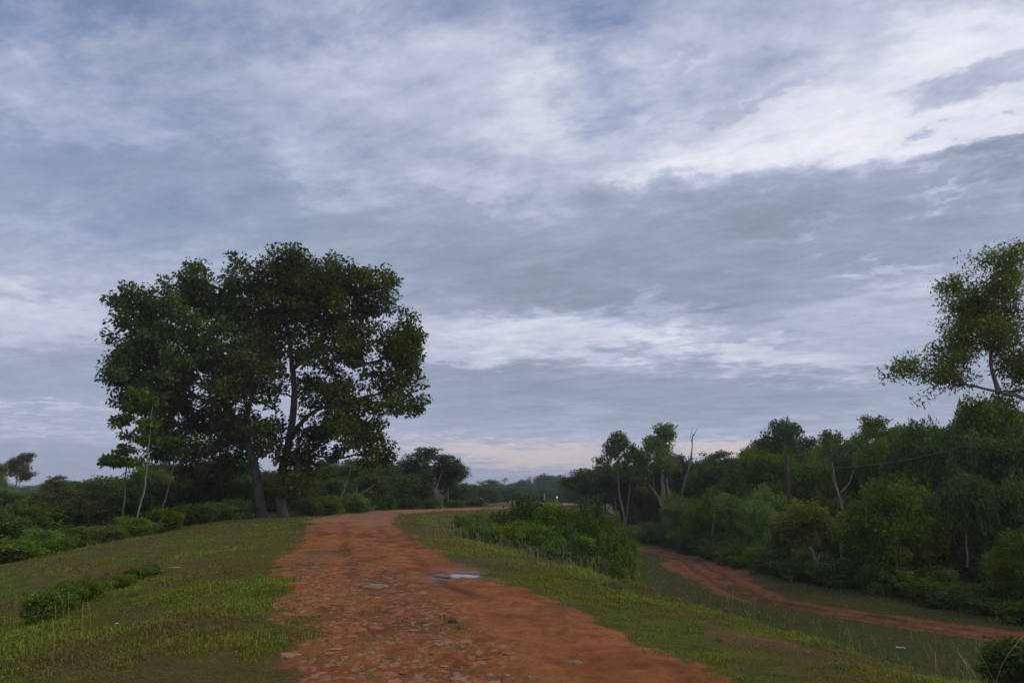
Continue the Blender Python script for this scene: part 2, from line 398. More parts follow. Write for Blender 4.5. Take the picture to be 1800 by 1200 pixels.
    wet = attr(t, 'wet'); col = mixc(t, math_(t, 'MULTIPLY', wet, .75), col, mixc(t, 1.0, col, (.42, .38, .36), 'MULTIPLY'))
    p = t.nodes.new('ShaderNodeBsdfPrincipled'); t.links.new(col, p.inputs['Base Color'])
    rr = maprange(t, wet, 0, 1, .92, .35); t.links.new(rr, p.inputs['Roughness']); t.links.new(maprange(t, wet, 0, 1, .06, .4), p.inputs['Specular IOR Level'])
    h = math_(t, 'ADD', math_(t, 'MULTIPLY', n_fine, 1.0), math_(t, 'MULTIPLY', n_vf, .35))
    h = math_(t, 'ADD', h, math_(t, 'MULTIPLY', math_(t, 'SUBTRACT', stf, crack), .5))
    t.links.new(bump(t, h, .9, .035), p.inputs['Normal'])
    t.links.new(p.outputs[0], o.inputs[0]); return m
M_GROUND = ground_material()

def leaf_material(name, dark, mid, light, trans=.25, rough=.5):
    m, t, o = newmat(name)
    oi = t.nodes.new('ShaderNodeObjectInfo')
    v = math_(t, 'ADD', math_(t, 'MULTIPLY', attr(t, 'tint'), .75), math_(t, 'MULTIPLY', oi.outputs['Random'], .25))
    c = ramp(t, v, [(.05, dark), (.5, mid), (.92, light)])
    hs = t.nodes.new('ShaderNodeHueSaturation'); t.links.new(c, hs.inputs['Color'])
    t.links.new(maprange(t, oi.outputs['Random'], 0, 1, .485, .515), hs.inputs['Hue']); t.links.new(maprange(t, oi.outputs['Random'], 0, 1, 1.1, .88), hs.inputs['Saturation'])
    c = hs.outputs[0]
    p = t.nodes.new('ShaderNodeBsdfPrincipled'); t.links.new(c, p.inputs['Base Color']); p.inputs['Roughness'].default_value = rough
    p.inputs['Specular IOR Level'].default_value = .12
    tr = t.nodes.new('ShaderNodeBsdfTranslucent'); t.links.new(mixc(t, 1.0, c, (1.5, 1.5, .7), 'MULTIPLY'), tr.inputs[0])
    mx = t.nodes.new('ShaderNodeMixShader'); mx.inputs[0].default_value = trans
    t.links.new(p.outputs[0], mx.inputs[1]); t.links.new(tr.outputs[0], mx.inputs[2]); t.links.new(mx.outputs[0], o.inputs[0])
    return m
def bark_material(name, a, b, sc=3.0):
    m, t, o = newmat(name); P = objcoord(t)
    mp_ = t.nodes.new('ShaderNodeMapping'); mp_.inputs['Scale'].default_value = (3, 3, .6); t.links.new(P, mp_.inputs[0])
    n1, _ = noise(t, mp_.outputs[0], sc, 6, .65); n2, _ = noise(t, P, .9, 3, .5)
    c = mixc(t, maprange(t, n1, .35, .65, 0, 1), a, b); c = mixc(t, maprange(t, n2, .5, .7, 0, .5), c, tuple(x * .6 for x in a))
    p = t.nodes.new('ShaderNodeBsdfPrincipled'); t.links.new(c, p.inputs['Base Color']); p.inputs['Roughness'].default_value = .9
    p.inputs['Specular IOR Level'].default_value = .15
    t.links.new(bump(t, n1, .8, .03), p.inputs['Normal']); t.links.new(p.outputs[0], o.inputs[0]); return m
def plain(name, c, rough=.8, n=None, c2=None, scale=8, bumpd=.01):
    m, t, o = newmat(name); P = objcoord(t); nf, _ = noise(t, P, scale, 5, .6)
    col = mixc(t, maprange(t, nf, .35, .65, 0, 1), c, c2 or tuple(x * .6 for x in c))
    p = t.nodes.new('ShaderNodeBsdfPrincipled'); t.links.new(col, p.inputs['Base Color']); p.inputs['Roughness'].default_value = rough
    p.inputs['Specular IOR Level'].default_value = .25
    t.links.new(bump(t, nf, .7, bumpd), p.inputs['Normal']); t.links.new(p.outputs[0], o.inputs[0]); return m

LM = {
 'hero':  leaf_material('big_tree_leaves', (.026, .044, .006), (.068, .105, .012), (.150, .195, .024), .32),
 'dark':  leaf_material('dark_leaves', (.022, .046, .007), (.052, .092, .013), (.110, .155, .022), .25),
 'mid':   leaf_material('green_leaves', (.036, .070, .008), (.095, .155, .014), (.19, .25, .028), .32),
 'lite':  leaf_material('light_leaves', (.050, .100, .010), (.120, .21, .018), (.21, .30, .035), .35),
 'yel':   leaf_material('yellow_green_leaves', (.08, .10, .014), (.165, .180, .024), (.27, .27, .045), .35),
 'edge':  leaf_material('pale_olive_leaves', (.060, .085, .012), (.130, .175, .024), (.23, .28, .06), .4),
 'blue':  leaf_material('blue_green_leaves', (.026, .052, .018), (.052, .095, .028), (.095, .145, .042), .2),
 'brown': leaf_material('dry_brown_leaves', (.05, .04, .02), (.085, .07, .03), (.12, .11, .045), .2),
}
BM = {'dark': bark_material('dark_bark', (.075, .058, .045), (.15, .12, .10)),
      'pale': bark_material('pale_bark', (.15, .135, .11), (.27, .25, .21)),
      'mid':  bark_material('grey_bark', (.13, .11, .09), (.24, .21, .18))}

# ---------------------------------------------------------------- the ground as one sheet (split where the dirt roads run)
def build_ground():
    front = np.radians(np.linspace(-50, 50, 980)); back = np.radians(np.linspace(50, 310, 150))[1:-1]
    ang = np.concatenate([front, back]); na = len(ang)
    rad = np.concatenate([np.linspace(.4, 5.5, 18)[:-1], np.exp(np.linspace(math.log(5.5), math.log(75), 640))[:-1], np.exp(np.linspace(math.log(75), math.log(900), 60))]); nr = len(rad)
    A, RR = np.meshgrid(ang, rad, indexing='ij'); x = (np.sin(A) * RR).ravel(); y = (np.cos(A) * RR).ravel()
    z = height(x, y); s, tr, dirt, bare, track, stony = masks(x, y)
    far = sstep(150, 300, np.hypot(x, y)); z = z * (1 - far) - 1.5 * far
    wet = np.zeros(len(x))
    for p in PUD: wet = np.maximum(wet, 1 - sstep(1.0, 2.6, pud_n(x, y, p)))
    onr = 1 - sstep(1.4, 2.2, np.abs(s))
    wet = np.maximum(wet, .55 * sstep(.12, .4, fbm(x * .8, y * .35, 4, 101)) * onr * sstep(14, 22, y) * (1 - sstep(34, 44, y)))
    wet = np.maximum(wet, .6 * np.exp(-((x + 1.1) / .9) ** 2 - ((y - 17.4) / 1.9) ** 2))
    lane = np.exp(-((s - 1.15 + .25 * fbm(y * .3, x * .1, 2, 151)) / .16) ** 2) + np.exp(-((s + .55 + .3 * fbm(y * .3, x * .1, 2, 153)) / .16) ** 2)
    mud = np.clip(.85 * lane * sstep(-.3, .3, fbm(x * .6, y * .3, 4, 155)) * onr + .8 * sstep(.1, .38, fbm(x * 1.1, y * .5, 5, 157)) * onr * sstep(20, 25, y) * (1 - sstep(34, 40, y)) + .9 * track * np.exp(-((tr - .55) / .17) ** 2) + .7 * sstep(.22, .5, fbm(x * .9, y * .6, 5, 159)) + .8 * np.exp(-((np.abs(s + .1) - 2.2) / .28) ** 2) * sstep(-.2, .3, fbm(x * .8, y * .5, 4, 161)), 0, 1)
    verts = np.stack([x, y, z], 1)
    i = np.arange(na); j = np.arange(nr - 1); I, J = np.meshgrid(i, j, indexing='ij'); I2 = (I + 1) % na
    q = np.stack([I * nr + J, I * nr + J + 1, I2 * nr + J + 1, I2 * nr + J], -1).reshape(-1, 4)[:, ::-1]
    # centre cap
    verts = np.vstack([verts, [[0, 0, float(height(np.array([0.]), np.array([0.]))[0])]]]); ce = len(verts) - 1
    app = lambda a: np.append(a, a[0])
    dirt, bare, track, stony, wet, mud = map(app, (dirt, bare, track, stony, wet, mud)); s_ = app(s)
    cap = np.stack([np.full(na, ce), i * nr, ((i + 1) % na) * nr], 1)[:, ::-1]
    fd = dirt[q].mean(1) > .45; ft = track[q].mean(1) > .45
    fd &= np.abs(s_[q].mean(1)) < 4.2
    AT = dict(dirt=dirt, bare=bare, track=track, stony=stony, wet=wet, mud=mud, low=app(.85 * sstep(7.5, 9.5, s)), dusty=app(.7 * sstep(33, 42, y) * sstep(-.5, .1, fbm(x * .5, y * .5, 3, 171))))  # low: mask for the painted darkening of the plain beyond the right bank
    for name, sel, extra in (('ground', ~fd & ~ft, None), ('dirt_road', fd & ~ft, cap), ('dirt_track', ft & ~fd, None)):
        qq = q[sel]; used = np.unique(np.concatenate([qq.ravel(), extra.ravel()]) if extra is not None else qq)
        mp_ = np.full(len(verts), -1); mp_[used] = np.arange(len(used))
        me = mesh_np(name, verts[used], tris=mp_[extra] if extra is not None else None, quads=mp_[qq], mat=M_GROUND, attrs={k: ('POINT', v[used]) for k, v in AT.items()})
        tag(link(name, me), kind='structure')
build_ground()

def build_puddles():
    m, t, o = newmat('puddle_water')
    p = t.nodes.new('ShaderNodeBsdfPrincipled'); p.inputs['Base Color'].default_value = (.17, .09, .06, 1); p.inputs['Roughness'].default_value = .04
    p.inputs['IOR'].default_value = 1.33; p.inputs['Specular IOR Level'].default_value = .9; p.inputs['Coat Weight'].default_value = .15
    n, _ = noise(t, objcoord(t), 9, 2, .5); t.links.new(bump(t, n, .05, .004), p.inputs['Normal']); t.links.new(p.outputs[0], o.inputs[0])
    for p_ in PUD:
        a = np.linspace(0, 2 * np.pi, 64, endpoint=False); r = pud_r(a, p_[4]) * 1.04
        v = np.stack([np.cos(a) * p_[2] * r, np.sin(a) * p_[3] * r, np.zeros(64)], 1); v = np.vstack([v, [[0, 0, 0]]])
        me = mesh_np('puddle', v, tris=[(k, (k + 1) % 64, 64) for k in range(64)], mat=m)
        tag(link('puddle', me, loc=(p_[0], p_[1], PUDZ)), kind='structure')
build_puddles()

# ---------------------------------------------------------------- tree builder
def tube(P, rad, sides):
    P = np.array(P, float); n = len(P); d = np.gradient(P, axis=0); d /= np.linalg.norm(d, axis=1)[:, None] + 1e-9
    ref = np.array([.13, .97, .2]) if abs(d[0][1]) < .8 else np.array([.97, .1, .2])
    u = np.cross(d, ref); u /= np.linalg.norm(u, axis=1)[:, None] + 1e-9; v = np.cross(d, u)
    a = np.arange(sides) * 2 * np.pi / sides
    V = (P[:, None] + np.array(rad)[:, None, None] * (np.cos(a)[None, :, None] * u[:, None] + np.sin(a)[None, :, None] * v[:, None])).reshape(-1, 3)
    i = np.arange(n - 1)[:, None]; k = np.arange(sides)[None]; k2 = (k + 1) % sides
    Q = np.stack([i * sides + k, i * sides + k2, (i + 1) * sides + k2, (i + 1) * sides + k], -1).reshape(-1, 4)
    return V, Q
def join(parts):
    V = []; Q = []; o = 0
    for v, q in parts: V.append(v); Q.append(q + o); o += len(v)
    return np.vstack(V), np.vstack(Q)

def grow(trunks, limbs, tips, rng, base_r, tip_r=.012, wob=.12, sides=6, fork_w=.35):
    """trunks: list of polylines; limbs/tips: points the branches reach. Returns tube mesh."""
    pos = []; par = []; paths = []; ln = []
    for tr in trunks:
        Pt = smooth_line(tr, .35) if len(tr) > 2 else np.array([np.array(tr[0]) + (np.array(tr[1]) - np.array(tr[0])) * k / 8 for k in range(9)])
        idx = []
        for k, p in enumerate(Pt):
            pos.append(p + (rng.randn(3) * .02 if k > 2 else 0)); par.append(idx[-1] if idx else -1); ln.append(ln[idx[-1]] + .35 if idx else 0); idx.append(len(pos) - 1)
        paths.append(idx)
    for stage, pts in enumerate((limbs, tips)):
        if len(pts) == 0: continue
        pts = np.array(pts); c = np.array(pos[0]); order = np.argsort(np.linalg.norm(pts - np.array(trunks[0][-1]), axis=1))
        for a in pts[order]:
            PP = np.array(pos); dv = a - PP; d = np.linalg.norm(dv, axis=1)
            up = np.clip(-(dv[:, 2]) / (d + 1e-6), -.2, 1)          # discourage downward growth
            cost = d * (1 + .9 * np.clip(up, 0, 1)) + fork_w * .3 * np.array(ln) * 0
            low = PP[:, 2] < .25 * trunks[0][-1][2]; cost = cost + low * 3
            j = int(np.argmin(cost)); n = max(2, int(d[j] / (.55 if stage == 0 else .4)))
            idx = [j]; p0 = PP[j]
            pj = par[j]; pd = (p0 - pos[pj]) if pj >= 0 else np.array([0, 0, 1.]); pd = pd / (np.linalg.norm(pd) + 1e-6) * d[j] * .45
            for k in range(1, n + 1):
                t = k / n; q = p0 + dv[j] * t + pd * (t * (1 - t)) * 1.1 + rng.randn(3) * wob * d[j] / n * (k < n)
                pos.append(q); par.append(idx[-1]); ln.append(ln[idx[-1]] + d[j] / n); idx.append(len(pos) - 1)
            paths.append(idx)
    m = len(pos); w = np.zeros(m); haschild = np.zeros(m, bool)
    for k in range(m):
        if par[k] >= 0: haschild[par[k]] = True
    e = 2.4
    for k in range(m - 1, -1, -1):
        if not haschild[k]: w[k] += tip_r ** e
        if par[k] >= 0: w[par[k]] += w[k]
    r = w ** (1 / e); r = tip_r * (np.maximum(r, tip_r) / tip_r) ** (math.log(base_r / tip_r) / math.log(max(r.max(), tip_r * 3) / tip_r))
    r = np.minimum(r, base_r)
    pos = np.array(pos); parts = []
    for i, idx in enumerate(paths):
        rr = r[idx].copy(); P = pos[idx]
        if i >= len(trunks): rr[0] = min(rr[0], rr[1] * 1.25)
        else:
            h = P[:, 2] - P[0, 2]; rr = rr * (1 + .45 * np.exp(-h / (base_r * 1.6))) * (1 - .45 * np.clip(h / (h.max() + .1), 0, 1))
        rr[-1] *= .6
        parts.append(tube(P, rr, sides + 4 if i < len(trunks) else (sides if rr[0] > .05 else 4)))
    return join(parts)

def leaves(cent, rng, per, rad, lsize, flat=.7, aspect=.55, droop=.25, core=None, up=.6):
    """leaf faces round cluster centres: cent (n,3), rad scalar/array. Returns verts, quads, tint"""
    n = len(cent); per_i = np.maximum(3, (per * (.6 + .8 * rng.rand(n))).astype(int)); idx = np.repeat(np.arange(n), per_i); m = len(idx)
    d = rng.randn(m, 3); d /= np.linalg.norm(d, axis=1)[:, None]; rr = rng.rand(m) ** .45
    rad = np.broadcast_to(rad, (n,))[idx]
    off_ = d * (rr * rad)[:, None]; off_[:, 2] *= flat
    p = cent[idx] + off_
    dirv = d * .8 + rng.randn(m, 3) * .7; dirv[:, 2] -= droop; dirv /= np.linalg.norm(dirv, axis=1)[:, None]
    nrm = rng.randn(m, 3) * .6 + np.array([0, 0, up]) + d * .5; side = np.cross(dirv, nrm); side /= np.linalg.norm(side, axis=1)[:, None] + 1e-6
    nn = np.cross(side, dirv); l = lsize * (.6 + .8 * rng.rand(m)); w = l * aspect
    a = p; b = p + dirv * (l * .45)[:, None] + side * (w * .5)[:, None] + nn * (w * .16)[:, None]
    c = p + dirv * l[:, None] - nn * (l * .12)[:, None]; e = p + dirv * (l * .45)[:, None] - side * (w * .5)[:, None] + nn * (w * .16)[:, None]
    V = np.stack([a, b, c, e], 1).reshape(-1, 3); Q = np.arange(m * 4).reshape(-1, 4)
    ct = rng.rand(n); tint = np.clip(.62 * ct[idx] + .42 * rng.rand(m) - .02, 0, 1)
    return V, Q, tint

def shell(blobs, n, rng, rmin=.45, spacing=.0, zlow=-1.0):
    """cluster centres spread through a union of ellipsoids (x,y,z,rx,ry,rz[,weight])"""
    B = np.array([b[:6] for b in blobs], float); wgt = np.array([b[6] if len(b) > 6 else 1. for b in blobs])
    vol = (B[:, 3] * B[:, 4] * B[:, 5]) ** (2 / 3) * wgt; k = rng.choice(len(B), n, p=vol / vol.sum())
    d = rng.randn(n, 3); d /= np.linalg.norm(d, axis=1)[:, None]; d[:, 2] = np.where(d[:, 2] < zlow, -d[:, 2], d[:, 2])
    r = rmin + (1 - rmin) * rng.rand(n) ** .7
    r = np.where(rng.rand(n) < .14, r * (1 + .45 * rng.rand(n)), r)
    P = B[k, :3] + d * r[:, None] * B[k, 3:6]
    if spacing > 0:
        keep = []
        for i, p in enumerate(P):
            if not keep or np.min(np.sum((P[keep] - p) ** 2, 1)) > spacing ** 2: keep.append(i)
        P = P[keep]
    return P

def tree_meshes(name, seed, trunks, blobs, ncl, per, crad, lsize, leafm, barkm, base_r, rmin=.45, spacing=.0, flat=.7, aspect=.55, limbs=True, zlow=-1., tips=1.0, tip_r=.012, sides=6, droop=.25, up=.6, wob=.12):
    rng = np.random.RandomState(seed)
    P = shell(blobs, ncl, rng, rmin, spacing, zlow)
    L1 = [np.array(b[:3]) - np.array([0, 0, b[5] * .35]) for b in blobs] if limbs else []
    T = P[rng.rand(len(P)) < tips]
    V, Q = grow([[np.array(p, float) for p in t] for t in trunks], L1, T, rng, base_r, tip_r, wob, sides)
    tm = mesh_np(name + '_trunk', V, quads=Q, mat=barkm)
    V, Q, tint = leaves(P, rng, per, crad, lsize, flat, aspect, droop, up=up)
    cm = mesh_np(name + '_crown', V, quads=Q, mat=leafm, attrs={'tint': ('FACE', tint)}, smooth=False)
    zz = V[:, 2]; return dict(trunk=tm, crown=cm, H=float(np.percentile(zz, 99.7)), W=float(np.percentile(V[:, 0], 99) - np.percentile(V[:, 0], 1)))

def rand_blobs(rng, n, cx, cz, spread, hz, r, squash=.8):
    out = []
    for i in range(n):
        a = i * 2.4 + rng.rand(); q = math.sqrt((i + .5) / n)
        out.append((cx + math.cos(a) * spread * q, math.sin(a) * spread * q, cz + hz * (rng.rand() - .35) * (1.15 - .6 * q), r * (.75 + .5 * rng.rand()), r * (.75 + .5 * rng.rand()), r * squash * (.75 + .5 * rng.rand())))
    return out

K = {}
def kinds():
    rg = np.random.RandomState(3)
    for v in range(3):   # dense round-headed forest tree, ~8 m
        bl = rand_blobs(rg, 9, 0, 5.2, 2.6, 3.2, 1.6)
        K['round%d' % v] = tree_meshes('round_tree', 10 + v, [[(0, 0, -.3), (.15, .1, 2), (.1 * v, 0, 4.2)]], bl, 250, 62, .68, .25, (LM['mid'], LM['dark'], LM['mid'])[v], BM['mid'], .17, tips=.5, droop=.3)
    for v in range(2):   # leafy to the ground
        bl = rand_blobs(rg, 9, 0, 3.0, 2.2, 3.0, 1.5) + rand_blobs(rg, 7, 0, 1.3, 2.5, .8, 1.2)
        K['wall%d' % v] = tree_meshes('leafy_tree', 20 + v, [[(0, 0, -.3), (.1, 0, 1.5), (0, 0, 3.4)]], bl, 300, 60, .64, .24, (LM['dark'], LM['mid'])[v], BM['mid'], .12, tips=.25)
    for v in range(3):   # airy tall tree with forked pale trunk, ~12 m
        s_ = (1, -1, .6)[v]
        bl = [(s_ * 1.6, .3, 9.4, 1.5, 1.4, 1.1), (s_ * .2, -.5, 10.6, 1.3, 1.3, 1.0), (-s_ * 1.9, .4, 8.7, 1.5, 1.4, 1.0), (s_ * 2.7, -.4, 7.9, 1.2, 1.2, .9), (-s_ * .8, .8, 9.6, 1.2, 1.2, .9), (-s_ * 2.9, -.3, 7.3, 1.1, 1.1, .8), (s_ * .9, 1.2, 7.8, 1.1, 1.1, .8, .6), (-s_ * .6, -1.0, 7.3, 1.2, 1.1, .8, .6)]
        K['airy%d' % v] = tree_meshes('airy_tree', 30 + v, [[(0, 0, -.3), (.1, 0, 2), (s_ * .5, 0, 4.6), (s_ * .7, 0, 8)], [(0.1, 0, .6), (-s_ * .5, .1, 2.6), (-s_ * 1.0, 0, 5.2), (-s_ * 1.5, 0, 7.4)]], bl, 210, 40, .5, .24, (LM['mid'], LM['lite'], LM['mid'])[v], BM['pale'], .15, rmin=.35, flat=.55, tips=.9)
    bl = [(-2.6, 0, 7.2, 1.7, 1.5, 1.0), (-.9, .3, 8.8, 1.8, 1.6, 1.1), (1.2, -.3, 9.0, 1.9, 1.6, 1.1), (2.9, .2, 7.9, 1.5, 1.5, 1.0), (0, 1.2, 7.6, 1.7, 1.5, 1.0), (-3.6, .2, 5.7, .9, 1.0, .8), (.4, -1.2, 7.4, 1.4, 1.3, .9), (3.4, 0, 6.6, 1.0, 1.0, .7)]
    K['spread'] = tree_meshes('spreading_tree', 41, [[(0, 0, -.3), (.1, 0, 2.5), (0, .1, 5.2)]], bl, 330, 40, .5, .22, LM['blue'], BM['mid'], .2, rmin=.3, flat=.5, tips=.8)
    for v in range(3):   # mound bush 2 m, leafy to the ground
        bl = rand_blobs(rg, 8, 0, 1.05, .85, .9, .62) + rand_blobs(rg, 6, 0, .5, 1.0, .2, .5)
        K['bush%d' % v] = tree_meshes('bush', 50 + v, [[(0, 0, -.2), (.03, 0, .4), (0, .03, .9)]], bl, 170, 40, .27, .15, (LM['lite'], LM['mid'], LM['lite'])[v], BM['mid'], .04, tips=.3, tip_r=.006, sides=4, flat=.85, aspect=.5)
    for v in range(2):
        bl = rand_blobs(rg, 9, 0, 1.9, 1.3, 1.3, .95) + rand_blobs(rg, 7, 0, .8, 1.6, .3, .85)
        K['shrub%d' % v] = tree_meshes('shrub', 57 + v, [[(0, 0, -.2), (.03, 0, .8), (0, .03, 1.6)]], bl, 420, 44, .27, .125, LM['mid'], BM['mid'], .06, tips=.4, tip_r=.006, sides=4, flat=.8, aspect=.5)
    bl = [(0, 0, 3.0, 2.2, 2.0, 1.5), (-1.3, .3, 2.6, 1.5, 1.5, 1.3), (1.4, -.3, 2.5, 1.4, 1.5, 1.3), (.2, .4, 3.9, 1.5, 1.4, 1.0), (-.6, -.8, 2.2, 1.3, 1.2, 1.2), (1.0, 0, 3.6, 1.2, 1.2, .9)]
    K['dome'] = tree_meshes('dome_tree', 61, [[(0, 0, -.2), (-.1, 0, .8), (-.5, 0, 2.4)], [(.05, 0, .1), (.2, 0, .9), (.5, 0, 2.5)], [(.1, .1, 0), (.6, .1, .8), (1.2, .2, 1.9)]], bl, 340, 62, .5, .19, LM['mid'], BM['mid'], .09, rmin=.55, tips=.35, aspect=.4)
    bl = [(0, 0, 4.4, 1.1, 1.0, .8), (-.9, .2, 3.5, 1.0, .9, .7), (.9, -.2, 3.3, 1.0, .9, .7), (-.1, .2, 2.5, 1.1, 1.0, .8), (.3, 0, 3.9, .9, .9, .7)]
    K['crook'] = tree_meshes('crooked_tree', 63, [[(0, 0, -.2), (.12, 0, .8), (-.05, 0, 1.5), (-.35, 0, 2.3)], [(-.02, 0, 1.35), (.3, 0, 1.8), (.6, 0, 2.8)]], bl, 230, 36, .35, .16, LM['yel'], BM['pale'], .09, rmin=.35, tips=.6)
    # vine draped column
    bl = [(0, 0, z, .75 - .02 * z, .75, .8) for z in (.8, 1.8, 2.8, 3.8, 4.8)] + [(-1.6, 0, z, .8, .8, .8) for z in (.8, 1.9, 3.0, 3.9)] + [(-.8, .2, z, .9, .8, .8) for z in (1, 2.2, 3.3, 4.3)]
    K['vine'] = tree_meshes('vine_draped_tree', 65, [[(0, 0, -.2), (0, 0, 2.5), (.1, 0, 5)]], bl, 420, 40, .34, .15, LM['dark'], BM['mid'], .13, rmin=.8, tips=.15, droop=1.2, flat=1.3, up=0)
    # far small dark tree, coarse
    for v in range(2):
        bl = rand_blobs(rg, 7, 0, 6.0, 1.9, 4.5, 1.6, 1.0)
        K['far%d' % v] = tree_meshes('distant_tree', 70 + v, [[(0, 0, -.3), (.1, 0, 3), (0, 0, 6)]], bl, 230, 26, .75, .34, LM['blue'], BM['mid'], .2, tips=.3)
kinds()

def put(kind, name, cat, x, y, ztop, width, rot, label, group=None, zb=None, crownm=None):
    k = K[kind]; z0 = gz(x, y) if zb is None else zb
    r = empty(name, (x, y, z0)); sz = (ztop - z0) / k['H']; sw = width / k['W'] if width else sz
    r.scale = (sw, sw, sz); r.rotation_euler = (0, 0, rot)
    link('trunk', k['trunk'], r); c = link('crown', k['crown'], r)
    if crownm:
        c.material_slots[0].link = 'OBJECT'; c.material_slots[0].material = crownm
    tag(r, label, cat, group); return r
def putpx(kind, name, cat, px, D, ytop, wpx, rot, label, group=None, crownm=None):
    x, y, zt = at(px, ytop, D); w = wpx * D / 1335 if wpx else None
    return put(kind, name, cat, x, y, zt, w, rot, label, group, crownm=crownm)

# ---------------------------------------------------------------- the two big trees by the road
def hero_tree(seed, base, trunkpx, limbpx, blobs, ncl, per, label, D, base_r, leafm):
    rng = np.random.RandomState(seed); bx, by = base; bz = gz(bx, by)
    def W_(px, py, dy=0): q = at(px, py, D); return np.array([q[0] - bx, q[1] + dy - by, q[2] - bz])
    tr = [[W_(*p) for p in t] for t in trunkpx]; tr[0][0][2] = -.3
    k = D / 1335; B = []
    for (px, py, rx, ry, *e) in blobs:
        dy = (rng.rand() - .5) * 5.0; c = W_(px, py, dy); B.append((*c, rx * k, (rx + ry) * .5 * k * 1.25, ry * k, e[0] if e else 1.))
    P = shell(B, ncl, rng, .25, .0)
    L1 = [W_(*p) for p in limbpx] + [np.array(b[:3]) - np.array([0, 0, b[5] * .3]) for b in B]
    V, Q = grow(tr, L1, P[rng.rand(len(P)) < .8], rng, base_r, .016, .13, 7)
    r = empty('broadleaf_tree', (bx, by, bz)); tag(r, label, 'tree')
    link('trunk', mesh_np('big_trunk', V, quads=Q, mat=BM['dark']), r)
    V, Q, tint = leaves(P, rng, per * .82, .62, .255, .65, .62, .35)
    link('crown', mesh_np('big_crown', V, quads=Q, mat=leafm, attrs={'tint': ('FACE', tint)}, smooth=False), r)
DH = 50.0
bxL, byL, _ = at(462, 893, DH); bxR, byR, _ = at(500, 893, DH)
hero_tree(101, (bxL, byL), [[(462, 893), (452, 840), (440, 790), (425, 745, .5), (440, 690, .5), (455, 640, .5)], [(430, 760), (405, 715, -.6), (385, 660, -1)]],
    [(470, 700), (350, 700), (380, 600), (330, 620), (440, 580)],
    [(222, 648, 42, 46), (250, 575, 38, 40), (262, 548, 42, 30), (305, 555, 60, 55), (375, 520, 42, 44), (392, 490, 24, 24), (425, 488, 32, 38), (400, 525, 40, 40), (335, 512, 36, 30), (362, 498, 30, 26), (345, 530, 50, 40), (300, 640, 75, 65), (370, 615, 65, 70), (290, 725, 55, 48), (345, 745, 62, 50), (335, 800, 48, 34), (420, 690, 38, 50, .6), (395, 770, 40, 36, .7), (430, 570, 45, 60), (460, 640, 35, 55, .6), (250, 690, 40, 36), (382, 690, 45, 50), (270, 610, 55, 50), (305, 690, 50, 50), (300, 770, 45, 40), (370, 820, 45, 32), (330, 835, 30, 22, .7), (420, 740, 40, 40, .8), (440, 800, 28, 36, .7), (225, 700, 24, 26, .8), (410, 640, 50, 55), (455, 590, 40, 60, .8)],
    1150, 58, 'left of the two big dark trees at the road bend, trunk leaning left', DH, .33, LM['hero'])
hero_tree(102, (bxR, byR), [[(500, 893), (492, 850), (505, 790), (515, 730), (517, 680), (508, 620, .4), (500, 550, .3)], [(512, 765), (535, 745, -.8), (560, 728, -1.4), (600, 712, -1.6)]],
    [(560, 690), (600, 665), (640, 640), (480, 600), (540, 560), (620, 590), (470, 540), (580, 640)],
    [(500, 470, 62, 34), (455, 498, 36, 40), (520, 455, 30, 16), (578, 462, 28, 26), (560, 500, 60, 42), (648, 520, 46, 44), (690, 505, 18, 20), (615, 492, 34, 30), (655, 500, 40, 28), (600, 540, 60, 50), (500, 530, 60, 50), (690, 590, 44, 48), (728, 610, 16, 60), (630, 610, 52, 46, .8), (715, 680, 28, 46), (560, 620, 44, 40, .45), (665, 680, 46, 40, .9), (620, 700, 40, 32, .7), (690, 722, 34, 22), (560, 715, 28, 26, .5), (650, 785, 38, 26, .9), (610, 760, 28, 22, .6), (500, 600, 50, 60, .7), (540, 785, 34, 44, .9), (480, 770, 36, 50, .8), (530, 845, 34, 26, .7), (700, 640, 40, 50), (560, 660, 60, 40, .7), (600, 590, 50, 40), (640, 740, 50, 30, .8), (590, 800, 26, 20, .5), (670, 800, 26, 22, .8), (640, 765, 36, 24, .8), (480, 680, 40, 50, .6), (545, 560, 50, 40, .8), (520, 500, 70, 50), (580, 700, 50, 40, .6), (615, 745, 46, 30, .8), (560, 755, 40, 30, .7), (515, 810, 34, 30, .7), (640, 810, 34, 20, .7)],
    1080, 54, 'right of the two big dark trees at the road bend, with upright forked trunk', DH, .33, LM['hero'])

